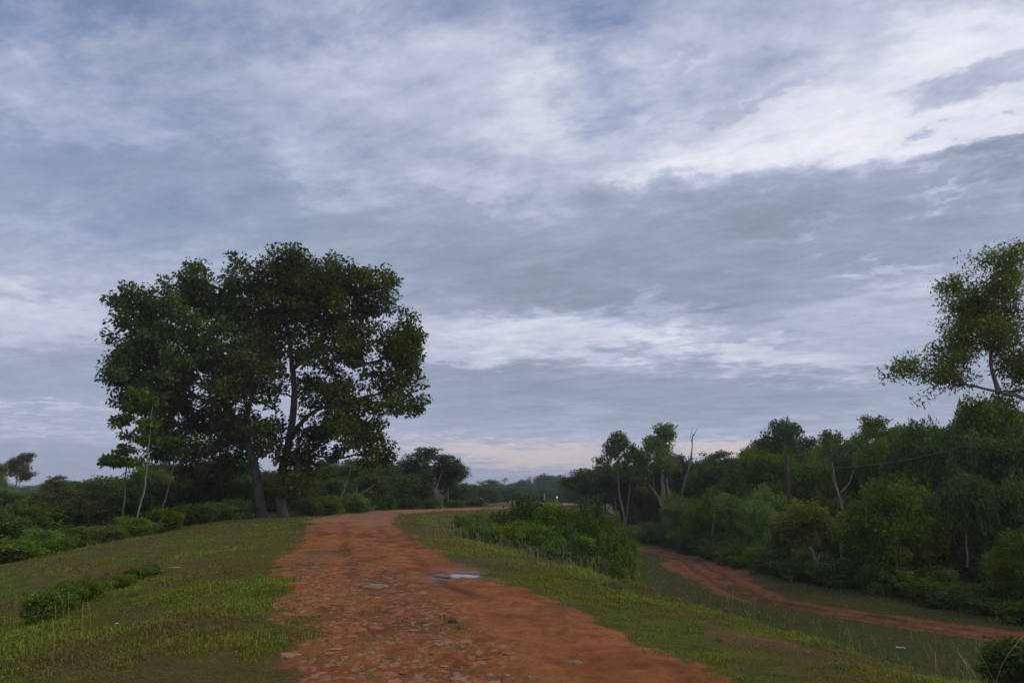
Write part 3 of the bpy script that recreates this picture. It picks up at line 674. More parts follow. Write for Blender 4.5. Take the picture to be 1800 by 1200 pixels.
# ---------------------------------------------------------------- tree whose crown reaches in from the right edge
def edge_tree():
    D = 31.0; rng = np.random.RandomState(7)
    bx, by, _ = at(1895, 1000, D); bz = gz(bx, by)
    def W_(px, py, dy=0): q = at(px, py, D); return np.array([q[0] - bx, dy, q[2] - bz])
    tr = [[np.array([0, 0, -.3]), W_(1885, 900), W_(1865, 800), W_(1850, 735)], [W_(1852, 760), W_(1860, 650, .5), W_(1800, 590, .5), W_(1770, 520, .3)], [W_(1852, 740), W_(1790, 705, -.5), W_(1740, 690, -.4), W_(1690, 675, -.2)], [W_(1745, 692, -.4), W_(1742, 640), W_(1745, 590)]]
    bl = [(1735, 462, 62, 22), (1692, 492, 30, 26), (1770, 482, 44, 30), (1715, 560, 52, 34), (1700, 610, 48, 28), (1765, 595, 50, 40), (1795, 650, 40, 40), (1730, 510, 46, 30), (1650, 660, 40, 22, .8), (1700, 530, 42, 30), (1745, 530, 50, 34), (1790, 540, 40, 50), (1680, 590, 34, 26), (1720, 590, 40, 26), (1665, 630, 34, 24, .9), (1610, 640, 36, 24), (1590, 648, 24, 18), (1640, 655, 30, 20, .7), (1700, 650, 40, 26, .6), (1760, 640, 34, 24, .6), (1780, 690, 34, 20, .6), (1650, 690, 22, 14, .6), (1850, 560, 60, 60), (1880, 480, 70, 50), (1830, 640, 40, 40, .7), (1930, 620, 60, 60)]
    k = D / 1335; B = []
    for (px, py, rx, ry, *e) in bl:
        c = W_(px, py, (rng.rand() - .5) * 2.5); B.append((*c, rx * k, rx * k * 1.1, ry * k, e[0] if e else 1.))
    P = shell(B, 1150, rng, .05)
    V, Q = grow(tr, [np.array(b[:3]) for b in B], P, rng, .13, .006, .14, 6)
    r = empty('tall_tree', (bx, by, bz)); tag(r, 'tall airy tree whose light crown hangs in at the right edge above the wire', 'tree')
    link('trunk', mesh_np('edge_trunk', V, quads=Q, mat=BM['mid']), r)
    V, Q, tint = leaves(P, rng, 27, .45, .16, .7, .38, .45)
    link('crown', mesh_np('edge_crown', V, quads=Q, mat=LM['edge'], attrs={'tint': ('FACE', tint)}, smooth=False), r)
edge_tree()

# ---------------------------------------------------------------- forest and hedges
RR_ = random.Random(11)
ORD = ['first', 'second', 'third', 'fourth', 'fifth', 'sixth', 'seventh', 'eighth', 'ninth', 'tenth', 'eleventh', 'twelfth', 'thirteenth', 'fourteenth', 'fifteenth', 'sixteenth', 'seventeenth', 'eighteenth']
def rot(): return RR_.random() * 6.28

# left hedge, front row along the grass edge
front = [(12, 30.5, 955, 105, 0, 'lite'), (82, 33, 943, 72, 2, 'lite'), (128, 35.5, 938, 60, 1, None), (160, 36.5, 938, 58, 1, None), (192, 37.5, 934, 50, 0, 'mid'), (240, 40, 922, 62, 2, 'lite'), (288, 42.5, 905, 60, 1, None), (330, 44.5, 900, 62, 1, 'dark'), (372, 46.5, 893, 60, 0, 'mid'), (415, 48.5, 890, 60, 1, None), (540, 53, 886, 50, 1, None), (578, 55, 884, 52, 2, 'lite'), (622, 57, 880, 52, 1, None)]
for i, (px, D, yt, w, v, mm) in enumerate(front):
    putpx('bush%d' % v, 'bush', 'bush', px, D, yt - 14, w * 1.15, rot(), '%s bush from the left in the row along the left grass edge' % ORD[i], 'front row bushes left of the road', crownm=LM[mm] if mm else None)
# left second row: leafy trees down to the ground
for qi, (px, D, yt, w, k, mm) in enumerate([(-40, 40, 890, 130, 'wall0', None), (30, 41, 893, 120, 'wall1', None), (95, 43, 880, 110, 'wall0', None), (150, 46, 868, 110, 'wall1', 'brown'), (205, 47, 870, 100, 'wall0', None), (262, 50, 858, 110, 'wall1', 'dark'), (318, 52, 850, 110, 'wall0', None), (370, 54, 845, 110, 'wall1', 'dark'), (425, 56, 845, 100, 'wall0', None), (480, 58, 850, 100, 'wall0', None), (530, 60, 842, 90, 'wall1', 'dark'), (585, 62, 845, 90, 'wall0', None), (640, 66, 838, 90, 'wall1', 'dark'), (690, 70, 845, 90, 'wall0', None)]):
    putpx(k, 'leafy_tree', 'tree', px, D, yt - (3, 12, 6)[qi % 3], w, rot(), '%s low leafy tree from the left in the dense thicket behind the left bushes' % ORD[qi], 'thicket trees left of the road', crownm=LM[mm] if mm else None)
for (px, D, yt, w, k, mm) in [(110, 62, 850, 100, 'round0', None), (165, 66, 846, 100, 'round1', None), (215, 64, 838, 100, 'round2', None), (262, 62, 822, 95, 'round0', None), (300, 66, 815, 95, 'round1', None), (350, 70, 815, 100, 'round2', 'dark'), (400, 72, 812, 100, 'round0', 'dark'), (450, 74, 822, 100, 'round1', None), (510, 74, 830, 90, 'round2', 'dark'), (545, 68, 820, 90, 'round1', 'dark'), (475, 66, 832, 90, 'round0', 'dark'), (610, 72, 818, 90, 'round2', None), (20, 70, 868, 90, 'round1', None), (60, 66, 866, 90, 'round0', None), (-30, 60, 860, 120, 'round2', None)]:
    putpx(k, 'round_tree', 'tree', px, D, yt, w, rot(), 'round-headed green tree rising at the back of the left thicket', 'trees at the back of the left thicket', crownm=LM[mm] if mm else None)
putpx('airy1', 'airy_tree', 'tree', 38, 96, 796, 78, 1.9, 'hazy grey-green tree standing alone at the far left edge of the thicket', crownm=LM['brown'])
putpx('airy0', 'airy_tree', 'tree', 2, 90, 815, 50, 2.0, 'thin hazy tree cut by the left edge of the photo')
putpx('airy2', 'airy_tree', 'tree', 100, 60, 836, 46, 1.0, 'sparse yellowish sapling top poking above the left thicket', crownm=LM['yel'])
putpx('airy1', 'airy_tree', 'tree', 578, 72, 800, 75, 1.3, 'airy tree just right of the big trunks, behind their crown', crownm=LM['blue'])
putpx('airy2', 'airy_tree', 'tree', 612, 66, 818, 62, .2, 'slim tree with pale forked stems below the hanging right side of the big crown', crownm=LM['mid'])
putpx('round1', 'round_tree', 'tree', 655, 74, 805, 85, 2.2, 'dark round tree under the lowest hanging clump of the big crown')
putpx('airy0', 'airy_tree', 'tree', 757, 80, 786, 115, 3.4, 'tallest pale-branched tree of the clump beyond the road bend', crownm=LM['blue'])
putpx('vine', 'vine_draped_tree', 'tree', 752, 75, 828, 50, 0, 'dark stump-like tree draped in vines beyond the road bend', crownm=LM['dark'])
putpx('round0', 'round_tree', 'tree', 788, 84, 806, 84, 1.0, 'round tree right of the vine-draped tree beyond the road bend', crownm=LM['blue'])
putpx('round2', 'round_tree', 'tree', 718, 82, 812, 84, 2.9, 'dark round tree left of the vine-draped tree beyond the road bend', crownm=LM['dark'])
putpx('wall0', 'leafy_tree', 'tree', 800, 88, 850, 50, .3, 'low leafy tree at the right foot of the clump beyond the bend')
for (px, D, yt, w) in [(680, 68, 868, 40), (722, 71, 872, 36), (762, 74, 874, 34), (800, 78, 877, 34), (838, 84, 874, 36)]:
    putpx('bush1', 'bush', 'bush', px, D, yt, w, rot(), 'low bush on the far verge of the road bend', 'bushes beyond the road bend')

# far tree line in the haze
def palm_meshes():
    rng = np.random.RandomState(9); V, Q = tube([(0, 0, -.3), (.15, 0, 3), (.1, 0, 6), (.3, 0, 9)], [.22, .17, .14, .12], 8)
    tm = mesh_np('palm_trunk', V, quads=Q, mat=BM['mid']); parts = []; ti = []
    for f in range(20):
        a = f * 2.4; e = rng.rand() * 1.3 - .25; n = 14; pts = []
        for i in range(n):
            t = i / (n - 1) * 2.6; pts.append(np.array([.3 + math.cos(a) * t * math.cos(e), math.sin(a) * t * math.cos(e), 9 + t * math.sin(e) - .24 * t * t]))
        for i in range(n - 1):
            d = pts[i + 1] - pts[i]; sd_ = np.cross(d, [0, 0, 1]); sd_ /= np.linalg.norm(sd_) + 1e-6
            for sg in (-1, 1):
                l = .62 * math.sin(math.pi * (i + 1.2) / (n + 1.5)); p = pts[i]; q = p + sd_ * sg * l + d * .7 + np.array([0, 0, -.3 * l])
                parts.append((np.array([p, p + d * .45, q + d * .1, q]), np.array([[0, 1, 2, 3]]))); ti.append(rng.rand())
    V, Q = join(parts); cm = mesh_np('palm_crown', V, quads=Q, mat=LM['blue'], attrs={'tint': ('FACE', ti)}, smooth=False)
    K['palm'] = dict(trunk=tm, crown=cm, H=10.0, W=4.6)
palm_meshes()
for i, (px, D, yt) in enumerate([(842, 250, 843), (887, 290, 838), (929, 290, 836), (903, 300, 846)]):
    putpx('palm', 'palm_tree', 'palm tree', px, D, yt, None, rot(), '%s from the left of the small hazy palms on the far tree line' % ORD[i] if i < 3 else 'shorter hazy palm between the taller palms of the far tree line', 'palms on the far tree line')
for i, (px, D, yt, w) in enumerate([(862, 130, 843, 28), (873, 126, 852, 26), (900, 140, 850, 34), (918, 135, 843, 28), (945, 138, 848, 30), (965, 145, 833, 48), (990, 140, 842, 36), (852, 118, 860, 30), (832, 115, 858, 26)]):
    putpx('far%d' % (i % 2), 'distant_tree', 'tree', px, D * 1.9, yt, w * 1.2, rot(), 'hazy dome-topped tree, highest of the far line beside the grey road' if i == 5 else 'small hazy tree in the far line at the end of the road', None if i == 5 else 'trees of the far hazy line')
for i in range(64):
    px = -150 + i * 33 + RR_.random() * 14; D = 230 + RR_.random() * 60
    if 640 < px < 1100: D = 290 + 60 * RR_.random()
    putpx('wall%d' % (i % 2), 'distant_tree', 'tree', px, D, 848 + RR_.random() * 9, 62, rot(), 'small hazy tree in the far line at the end of the road', 'trees of the far hazy line')

for i, (px, D, yt, w, k) in enumerate([(800, 100, 846, 34, 'wall1'), (822, 108, 852, 34, 'wall0'), (842, 116, 856, 32, 'round1'), (862, 126, 858, 34, 'wall1'), (884, 140, 858, 34, 'wall0'), (905, 160, 857, 34, 'wall1'), (928, 175, 858, 36, 'wall0'), (950, 185, 855, 36, 'wall1'), (974, 180, 853, 38, 'wall0'), (998, 160, 850, 42, 'wall1'), (1018, 130, 846, 44, 'wall0')]):
    putpx(k, 'leafy_tree', 'tree', px, D, yt, w * 1.2, rot(), '%s from the left of the low leafy trees where the road runs into the haze' % ORD[i], 'low trees where the road runs into the haze', crownm=LM['blue'])
# right-hand forest, seen trees
RT = [
 ('round0', 1035, 92, 824, 95, 'dark', 'dark round tree at the left end of the right-hand forest'),
 ('round2', 1078, 84, 818, 80, 'dark', 'dark tree with leaning pale stems just left of the tall airy trees'),
 ('airy1', 1092, 78, 760, 95, 'mid', 'tall airy tree with rounded crown, left of the pair by the bare tree'),
 ('airy0', 1160, 76, 745, 120, 'mid', 'tallest airy tree with pale trunk, left of the bare dead tree'),
 ('airy2', 1195, 80, 800, 60, 'blue', 'thin airy tree directly beneath the bare dead tree'),
 ('airy2', 1262, 84, 794, 85, 'mid', 'small pale-topped tree against the pink sky right of the dead tree'),
 ('round1', 1250, 76, 828, 80, 'mid', 'round green tree right of and below the dead tree'),
 ('airy1', 1300, 80, 806, 44, 'blue', 'small wispy tree between the pink gap and the spreading dark tree'),
 ('spread', 1375, 64, 740, 150, 'blue', 'dark spreading tree standing highest behind the wooden pole'),
 ('round2', 1345, 56, 790, 88, 'mid', 'bright green tree in front of the spreading tree, left of the pole'),
 ('airy1', 1462, 58, 756, 95, 'mid', 'slender tree with pale leaning trunk, right of the pole'),
 ('airy0', 1545, 56, 732, 130, 'mid', 'high-topped tree above the wire in the middle of the right forest'),
 ('round0', 1610, 52, 742, 90, 'dark', 'round dark tree right of the high-topped tree'),
 ('airy2', 1672, 48, 746, 120, 'lite', 'tree with yellowing leaves crossed by the wire'),
 ('round1', 1745, 46, 700, 130, 'mid', 'large smooth-crowned tree under the hanging edge branch'),
 ('round2', 1790, 40, 760, 120, 'dark', 'dark tree behind the wire at the right edge'),
 ('wall1', 1195, 66, 868, 70, 'mid', 'first bright bushy tree from the left along the lower track'),
 ('wall1', 1245, 60, 862, 80, 'mid', 'second bright bushy tree from the left along the lower track'),
 ('wall0', 1300, 54, 866, 84, 'mid', 'third bushy tree from the left along the lower track'),
 ('wall1', 1352, 50, 860, 80, 'lite', 'fourth bushy tree from the left, directly left of the yellowish tree'),
 ('crook', 1415, 43, 880, 105, 'yel', 'yellow-green tree with short crooked pale trunk by the lower track'),
 ('dome', 1562, 37.5, 842, 165, 'mid', 'broad dome-shaped tree with several stems beside the lower track'),
 ('wall0', 1470, 48, 868, 95, 'dark', 'dark tree filling the gap between the yellowish and dome-shaped trees'),
 ('wall1', 1665, 40, 850, 120, 'dark', 'dark leafy tree directly right of the dome-shaped tree'),
 ('wall0', 1745, 36, 830, 130, 'dark', 'tall dark leafy tree near the right edge above the lower track'),
 ('dome', 1795, 30.5, 930, 120, 'mid', 'low bushy tree at the right edge beside the lower track'),
]
for (k, px, D, yt, w, mm, lab) in RT:
    nm = {'round': 'round_tree', 'airy': 'airy_tree', 'spread': 'spreading_tree', 'wall': 'leafy_tree', 'crook': 'crooked_tree', 'dome': 'dome_tree'}[k.rstrip('012')]
    putpx(k, nm, 'tree', px, D, yt, w, rot() if k not in ('crook', 'dome') else .2, lab, crownm=LM[mm])
# the mass of forest behind and between them
for qi, (px, D, yt, w, mm) in enumerate([(1120, 88, 800, 80, 'blue'), (1228, 82, 812, 70, 'mid'), (1332, 74, 772, 80, 'mid'), (1425, 66, 768, 90, 'dark'), (1500, 62, 762, 90, 'lite'), (1588, 58, 748, 100, 'mid'), (1642, 55, 752, 100, 'dark'), (1700, 50, 735, 110, 'mid'), (1772, 48, 722, 120, 'lite')]):
    putpx('airy%d' % (qi % 3), 'airy_tree', 'tree', px, D, yt, w, rot(), '%s from the left of the feathery tree tops that break the right-hand forest skyline' % ORD[qi], 'feathery tree tops on the right skyline', crownm=LM[mm])
FR = random.Random(4)
for i in range(20):
    px = 690 + i * 21 + RR_.random() * 10; D = 340 + RR_.random() * 60
    putpx('wall%d' % (i % 2), 'distant_tree', 'tree', px, D, 851 + RR_.random() * 7, 50, rot(), 'small hazy tree in the far line at the end of the road', 'trees of the far hazy line', crownm=LM['blue'])
for i in range(64):
    px = 1040 + (i % 32) * 26 + FR.uniform(-8, 8); row = i // 32
    Df = np.interp(px, [1040, 1200, 1400, 1600, 1850], [90, 74, 54, 44, 38]) + 4 + row * 9 + FR.uniform(-2, 2)
    yt = np.interp(px, [1040, 1200, 1300, 1400, 1600, 1850], [842, 822, 815, 796, 772, 750]) + FR.uniform(-12, 30) - row * 4
    putpx(FR.choice(['round0', 'round1', 'round2', 'wall0', 'wall1']), 'leafy_tree', 'tree', px, Df, yt, (70 + 50 * FR.random()) * 50 / Df, rot(), 'green tree in the closed mass of the forest right of the track', 'trees in the mass of the right-hand forest', crownm=LM[FR.choice(['dark', 'dark', 'mid', 'blue', 'mid', 'lite'])])
# undergrowth at the forest foot
fp = [(1085, 72), (1120, 68.5), (1160, 66.5), (1200, 60.5), (1260, 52), (1330, 44.5), (1400, 40.5), (1480, 38), (1570, 35.4), (1680, 32), (1800, 28.8), (1900, 27)]
for i in range(52):
    t = i / 51 * (len(fp) - 1.001); a = int(t); f = t - a; px = fp[a][0] * (1 - f) + fp[a + 1][0] * f; D = fp[a][1] * (1 - f) + fp[a + 1][1] * f + FR.uniform(.2, 2.2)
    h = FR.uniform(.7, 1.6); x, y, _ = at(px, 900, D)
    put('bush%d' % FR.randrange(3), 'bush', 'bush', x, y, gz(x, y) + h, FR.uniform(1.6, 2.6), rot(), 'low dark bush at the foot of the forest beyond the lower track', 'undergrowth bushes at the right forest foot', crownm=LM[FR.choice(['dark', 'dark', 'mid'])])
for i in range(30):
    px = FR.uniform(1075, 1190); D = FR.uniform(60, 84); x, y, _ = at(px, 900, D)
    if bil(TG, np.array([x]), np.array([y]))[0] < 3: continue
    put('bush%d' % FR.randrange(3), 'bush', 'bush', x, y, gz(x, y) + FR.uniform(.8, 2.0), FR.uniform(2, 3.2), rot(), 'low green shrub in the scrub where the lower track ends', 'scrub where the lower track disappears', crownm=LM['mid'])

# bushes on the bank between road and lower track
up_row = [(838, 40, 903, 50, 1), (868, 38, 900, 62, 1), (905, 36, 890, 66, 2), (945, 34.5, 883, 76, 0), (985, 33.5, 892, 70, 1), (1022, 32.5, 886, 74, 1), (1058, 31.5, 902, 62, 1), (1082, 30.5, 945, 50, 1), (1000, 31.2, 905, 60, 2)]
up_row.sort()
lo_row = [(862, 33.5, 918, 58, 2), (900, 32, 922, 66, 0), (940, 30.8, 920, 70, 2), (985, 29.8, 936, 72, 1), (1028, 29, 946, 70, 1), (955, 27.6, 968, 56, 0), (1008, 27.2, 984, 62, 2), (1062, 27.8, 978, 60, 1)]
lo_row.sort()
for row, nm in ((up_row, 'upper'), (lo_row, 'lower')):
    for i, (px, D, yt, w, v) in enumerate(row):
        putpx('shrub%d' % (v % 2), 'bush', 'bush', px + (-6, 5, 0)[i % 3], D, yt + (4, -6, 2, -8)[(i + v) % 4], w * (1.75, 1.5, 1.85)[(i * 2 + v) % 3], rot(), '%s bush from the left in the %s row on the road bank' % (ORD[i], nm), 'bushes on the bank beside the road', crownm=LM[('mid', 'lite', 'mid', 'dark')[(i + v) % 4]])
put('bush1', 'bush', 'bush', *at(1790, 1160, 19.5)[:2], at(1790, 1120, 19.5)[2], 1.9, 1.0, 'dark rounded bush at the lower right corner, below the bank', crownm=LM['dark'])

# weeds on the left step
for i in range(11):
    t = i / 10; px = 78 + t * 190 + FR.uniform(-8, 8); D = 12.6 + t * 8.2 + .5
    x, y, _ = at(px, 1050, D); hh = .52 * (1 - .55 * t) * FR.uniform(.8, 1.15)
    put('bush%d' % (0, 2, 1)[i % 3], 'weed_clump', 'weeds', x, y, gz(x, y) + hh, FR.uniform(.55, .85), rot(), 'leafy green weed clump in the hollow on the left grass slope', 'weed clumps in the hollow left of the road', crownm=LM['mid'])

# saplings with leaf tiers, left
def tier_tree(label, px, D, ytop, tiers, lean, mm):
    x, y, _ = at(px, 900, D); z0 = gz(x, y); zt = at(px, ytop, D)[2] - z0; rng = np.random.RandomState(int(px)); k = D / 1335
    tr = [[np.array([0, 0, -.2]), np.array([lean[0], 0, zt * .15]), np.array([lean[1], .1, zt * .35]), np.array([lean[2], 0, zt * .7]), np.array([lean[2], 0, zt])]]
    P = []
    for (tx, ty, w, h, n) in tiers:
        c = np.array(at(tx, ty, D)) - np.array([x, y, z0]); q = rng.randn(n, 3); q /= np.linalg.norm(q, axis=1)[:, None]; q *= rng.rand(n)[:, None] ** .5
        P.append(c + q * np.array([w * k, w * k, h * k]))
    P = np.vstack(P); V, Q = grow(tr, [], P, rng, .055, .010, .1, 6)
    r = empty('sapling', (x, y, z0)); tag(r, label, 'tree'); link('trunk', mesh_np('sapling_trunk', V, quads=Q, mat=BM['pale' if px == 240 else 'dark']), r)
    V, Q, tint = leaves(P, rng, 16, .30, .30, .4, .6, .5)
    link('crown', mesh_np('sapling_crown', V, quads=Q, mat=mm, attrs={'tint': ('FACE', tint)}, smooth=False), r)
tier_tree('slender sapling with pale bent trunk left of the big tree crown', 240, 43, 700, [(215, 735, 14, 8, 10), (228, 715, 16, 8, 12), (205, 745, 8, 6, 4), (258, 700, 14, 10, 10), (262, 745, 12, 10, 10), (255, 770, 14, 8, 8), (220, 765, 8, 6, 3), (232, 688, 14, 8, 8)], (.1, .28, .32), LM['mid'])
tier_tree('short flat-topped sapling left of the slender pale sapling', 214, 44, 800, [(206, 806, 22, 7, 26), (190, 812, 12, 5, 8), (235, 812, 16, 6, 12), (222, 790, 12, 5, 8)], (0, .05, .0), LM['mid'])
tier_tree('thin sapling with leaning trunk under the left side of the big crown', 282, 46, 775, [(300, 785, 22, 14, 22), (285, 800, 18, 12, 16), (275, 770, 16, 10, 12)], (.05, .2, .5), LM['dark'])

# pale stems and dead wood
def stick(name, label, cat, px, D, lines, rad, mat):
    x, y, _ = at(px, 900, D); z0 = gz(x, y); parts = []
    for ln_, (ra, rb) in zip(lines, rad):
        P = np.array([np.array(at(a, b, D)) - np.array([x, y, z0]) for a, b in ln_]); P = smooth_line(P, .4)
        P[1:-1] += np.random.RandomState(int(px) + len(P)).randn(len(P) - 2, 3) * .03
        parts.append(tube(P, np.linspace(ra, rb, len(P)), 6))
    V, Q = join(parts); o = link(name, mesh_np(name, V, quads=Q, mat=mat), loc=(x, y, z0)); tag(o, label, cat); return o
stick('dead_tree', 'bare dead tree sticking up above the forest beside the tall airy trees', 'tree', 1205, 74, [[(1192, 930), (1200, 860), (1214, 810), (1217, 780), (1219, 762)], [(1217, 785), (1214, 768), (1216, 752)], [(1219, 765), (1223, 757), (1228, 752)], [(1219, 764), (1216, 758)], [(1214, 812), (1208, 800)]], [(.16, .04), (.035, .015), (.035, .012), (.02, .01), (.03, .01)], BM['mid'])
stick('bare_trunk', 'pale forked leaning trunk in front of the forest, right of the wooden pole', 'tree', 1488, 45, [[(1486, 930), (1478, 880), (1466, 840), (1462, 815)], [(1477, 865), (1492, 850), (1500, 825)], [(1482, 885), (1470, 860), (1462, 835)]], [(.09, .03), (.04, .02), (.05, .02)], BM['pale'])
stick('bare_trunk', 'pale slanting trunk at the foot of the thicket right of the big trees', 'tree', 618, 63, [[(616, 892), (628, 872), (642, 862), (660, 850)], [(640, 862), (656, 866)], [(625, 875), (627, 850), (622, 838)]], [(.09, .03), (.04, .02), (.06, .02)], BM['pale'])
stick('bare_trunk', 'short pale forked stem under the trees beyond the road bend', 'tree', 776, 74, [[(775, 893), (778, 878), (785, 866)], [(778, 880), (772, 868)]], [(.09, .03), (.05, .02)], BM['pale'])
stick('bare_trunk', 'thin pale stem standing in front of the thicket right of the big trunks', 'tree', 600, 60, [[(600, 893), (602, 870), (610, 842), (616, 822)], [(606, 856), (600, 842)]], [(.08, .02), (.04, .015)], BM['pale'])
stick('bare_trunk', 'pale branching stems below the tall airy tree beyond the scrub', 'tree', 1163, 73, [[(1166, 916), (1164, 895), (1160, 878), (1140, 850)], [(1162, 882), (1168, 868), (1168, 850)], [(1178, 900), (1175, 868), (1172, 840)], [(1155, 872), (1148, 850), (1150, 838)]], [(.16, .06), (.10, .04), (.12, .06), (.05, .02)], BM['pale'])
stick('bare_trunk', 'pale stems leaning left at the foot of the left end of the forest', 'tree', 1062, 86, [[(1058, 914), (1054, 898), (1047, 884)], [(1064, 914), (1068, 896), (1074, 884)]], [(.12, .05), (.1, .04)], BM['pale'])
stick('bare_trunk', 'twisted pale short trunk at the forest edge below the yellow-green tree', 'tree', 1434, 39.5, [[(1436, 1018), (1432, 1000), (1436, 985), (1430, 972), (1422, 960)], [(1435, 985), (1440, 972)]], [(.10, .05), (.05, .02)], BM['pale'])

for (px, D, base, top, lean, lab) in [(1252, 57, 935, 868, 8, 'thin pale stem in front of the forest between the dead tree and the pole'), (1330, 50, 950, 880, -10, 'thin pale stem leaning left, below the left side of the pole'), (1540, 39, 1040, 960, -14, 'grey stem leaning left under the dome-shaped tree'), (1592, 38.6, 1046, 965, 16, 'grey stem leaning right under the dome-shaped tree'), (1700, 36, 985, 905, -6, 'pale thin stem in the dark forest right of the dome-shaped tree'), (1478, 41, 1012, 930, 6, 'grey stem between the yellow-green tree and the dome-shaped tree')]:
    stick('bare_trunk', lab, 'tree', px, D, [[(px, base + 12), (px + lean * .25, (base * 2 + top) / 3), (px + lean * .4, (base + top * 2) / 3), (px + lean, top)], [(px + lean * .35, (base + top) / 2), (px - lean * .3, (base + top * 3) / 4), (px - lean * .6, top + 4)]], [(.055, .02), (.03, .012)], BM['pale' if 'pale' in lab else 'mid'])
# wooden pole and its wire
px_, D_ = 1388, 47.0
x0, y0, _ = at(px_, 900, D_); z0 = gz(x0, y0); ptop = at(px_, 797, D_)
r = empty('wooden_pole', (x0, y0, z0)); tag(r, 'dark weathered wooden utility pole standing in the trees right of the pink sky', 'utility pole')
wood = bark_material('pole_wood', (.035, .028, .022), (.075, .058, .045), 6)
V, Q = tube([(0, 0, -.5), (.02, 0, 2), (.04, 0, 4), (.03, 0, ptop[2] - z0)], [.125, .12, .115, .11], 12)
n = len(V); V = np.vstack([V, [V[-12:].mean(0)]]); T = [(n - 12 + k, n - 12 + (k + 1) % 12, n) for k in range(12)]
link('shaft', mesh_np('shaft', V, tris=T, quads=Q, mat=wood), r)
V, Q = tube([(0, -.16, ptop[2] - z0 - .62), (0, -.24, ptop[2] - z0 - .62), (0, -.25, ptop[2] - z0 - .55)], [.02, .045, .03], 8)
link('insulator', mesh_np('insulator', V, quads=Q, mat=plain('glazed_brown', (.09, .05, .03), .3)), r)
wm = plain('wire_sheath', (.05, .05, .05), .45)
A = np.array([x0, y0 - .25, ptop[2] - .58]); Bp = np.array(at(1960, 690, 20.0)); pts = []
for i in range(60):
    t = i / 59; p = A + (Bp - A) * t; p[2] -= 4 * .95 * t * (1 - t); pts.append(p)
V, Q = tube(pts, [.018] * 60, 6)
tag(link('power_line', mesh_np('power_line', V, quads=Q, mat=wm)), 'single black overhead wire sagging from the wooden pole to the upper right', 'wire')

# far pale post and lamp by the distant road
def far_post(px, D, yt, lamp, label):
    x, y, zt = at(px, yt, D); z0 = gz(x, y); r = empty('roadside_post', (x, y, z0)); tag(r, label, 'post')
    V, Q = tube([(0, 0, -.3), (0, 0, (zt - z0) * .5), (0, 0, zt - z0)], [.09, .08, .07], 8)
    link('shaft', mesh_np('shaft', V, quads=Q, mat=plain('concrete_pale', (.42, .42, .42), .8)), r)
    if lamp:
        m, t, o = newmat('lamp_glow'); e = t.nodes.new('ShaderNodeEmission'); e.inputs[0].default_value = (.85, 1, .95, 1); e.inputs[1].default_value = 1.6; t.links.new(e.outputs[0], o.inputs[0])
        V, Q = tube([(0, -.02, zt - z0 - .12), (0, -.1, zt - z0 - .06), (0, -.16, zt - z0)], [.04, .10, .05], 10); link('lamp', mesh_np('lamp', V, quads=Q, mat=m), r)
far_post(979, 122, 873, True, 'small post with a bright white lamp beside the far grey road')
far_post(957, 120, 866, False, 'thin pale post standing left of the lamp beside the far road')

# ---------------------------------------------------------------- stones, clods, litter
def rock(seed, flat, rough=.18, n=3):
    import bmesh
    bm = bmesh.new(); bmesh.ops.create_icosphere(bm, subdivisions=n, radius=1); rng = np.random.RandomState(seed)
    co = np.array([v.co[:] for v in bm.verts]); pl = rng.randn(9, 3); pl /= np.linalg.norm(pl, axis=1)[:, None]; dd = .62 + .3 * rng.rand(9)
    for a, d in zip(pl, dd):
        h = co @ a; co = co - np.clip(h - d, 0, 9)[:, None] * a
    co *= (1 + rough * fbm(co[:, 0] * 2 + seed, co[:, 1] * 2 + co[:, 2] * 1.7, 4, seed))[:, None]
    co[:, 2] *= flat; co[:, 0] *= 1 + .4 * rng.rand()
    for v, c in zip(bm.verts, co): v.co = c
    me = bpy.data.meshes.new('stone'); bm.to_mesh(me); bm.free()
    me.polygons.foreach_set('use_smooth', np.ones(len(me.polygons), bool)); return me
m_pink = plain('pale_laterite_stone', (.42, .24, .15), .85, c2=(.28, .12, .06), scale=6, bumpd=.03)
m_grey = plain('grey_stone', (.28, .19, .12), .85, c2=(.15, .10, .06), scale=5, bumpd=.03)
m_red = plain('red_clay', (.42, .15, .065), .9, c2=(.26, .085, .035), scale=7, bumpd=.05)
m_dark = plain('dark_clod', (.06, .035, .02), .9, c2=(.10, .05, .03), scale=9, bumpd=.03)
m_whit = plain('white_scrap', (.55, .54, .50), .6, c2=(.3, .3, .27), scale=12)
SM = [rock(k, .26) for k in range(5)]
for me in SM: me.materials.append(m_pink)
SR = random.Random(8); cnt = 0
while cnt < 130:
    y = 6.8 + 13 * SR.random() ** 1.5; x = SR.uniform(-6, 3)
    s, tr, dirt, bare, track, stony = [float(q[0]) for q in masks(np.array([x]), np.array([y]))]
    if stony < .5 or dirt < .5 or s < -2.2: continue
    sc_ = SR.uniform(.02, .055) * (1 + .7 * (SR.random() < .12)); o = link('stone', SM[cnt % 5], loc=(x, y, float(height(np.array([x]), np.array([y]))[0]) + .0 * sc_)); o.scale = (sc_, sc_ * SR.uniform(.7, 1.3), sc_ * .8); o.rotation_euler = (0, 0, SR.random() * 6.28)
    if SR.random() < .35:
        o.material_slots[0].link = 'OBJECT'; o.material_slots[0].material = SR.choice([m_red, m_grey, m_red])
    tag(o, 'small flat pale stone embedded in the stony near part of the red road', 'stone', 'stones embedded in the near road'); cnt += 1
def rockat(name, px, py, size, mat, label, flat=.4, seed=1, cat='stone', zoff=0.0, sy=1.0):
    u, dy, dz = ray(px, py); k = -CAMZ / dz
    for _ in range(6):
        z = gz(u * k, dy * k); k = (z - CAMZ) / dz
    me = rock(seed, flat, .35); me.materials.append(mat); o = link(name, me, loc=(u * k, dy * k, gz(u * k, dy * k) + zoff)); o.scale = (size, size * sy, size); tag(o, label, cat); return o
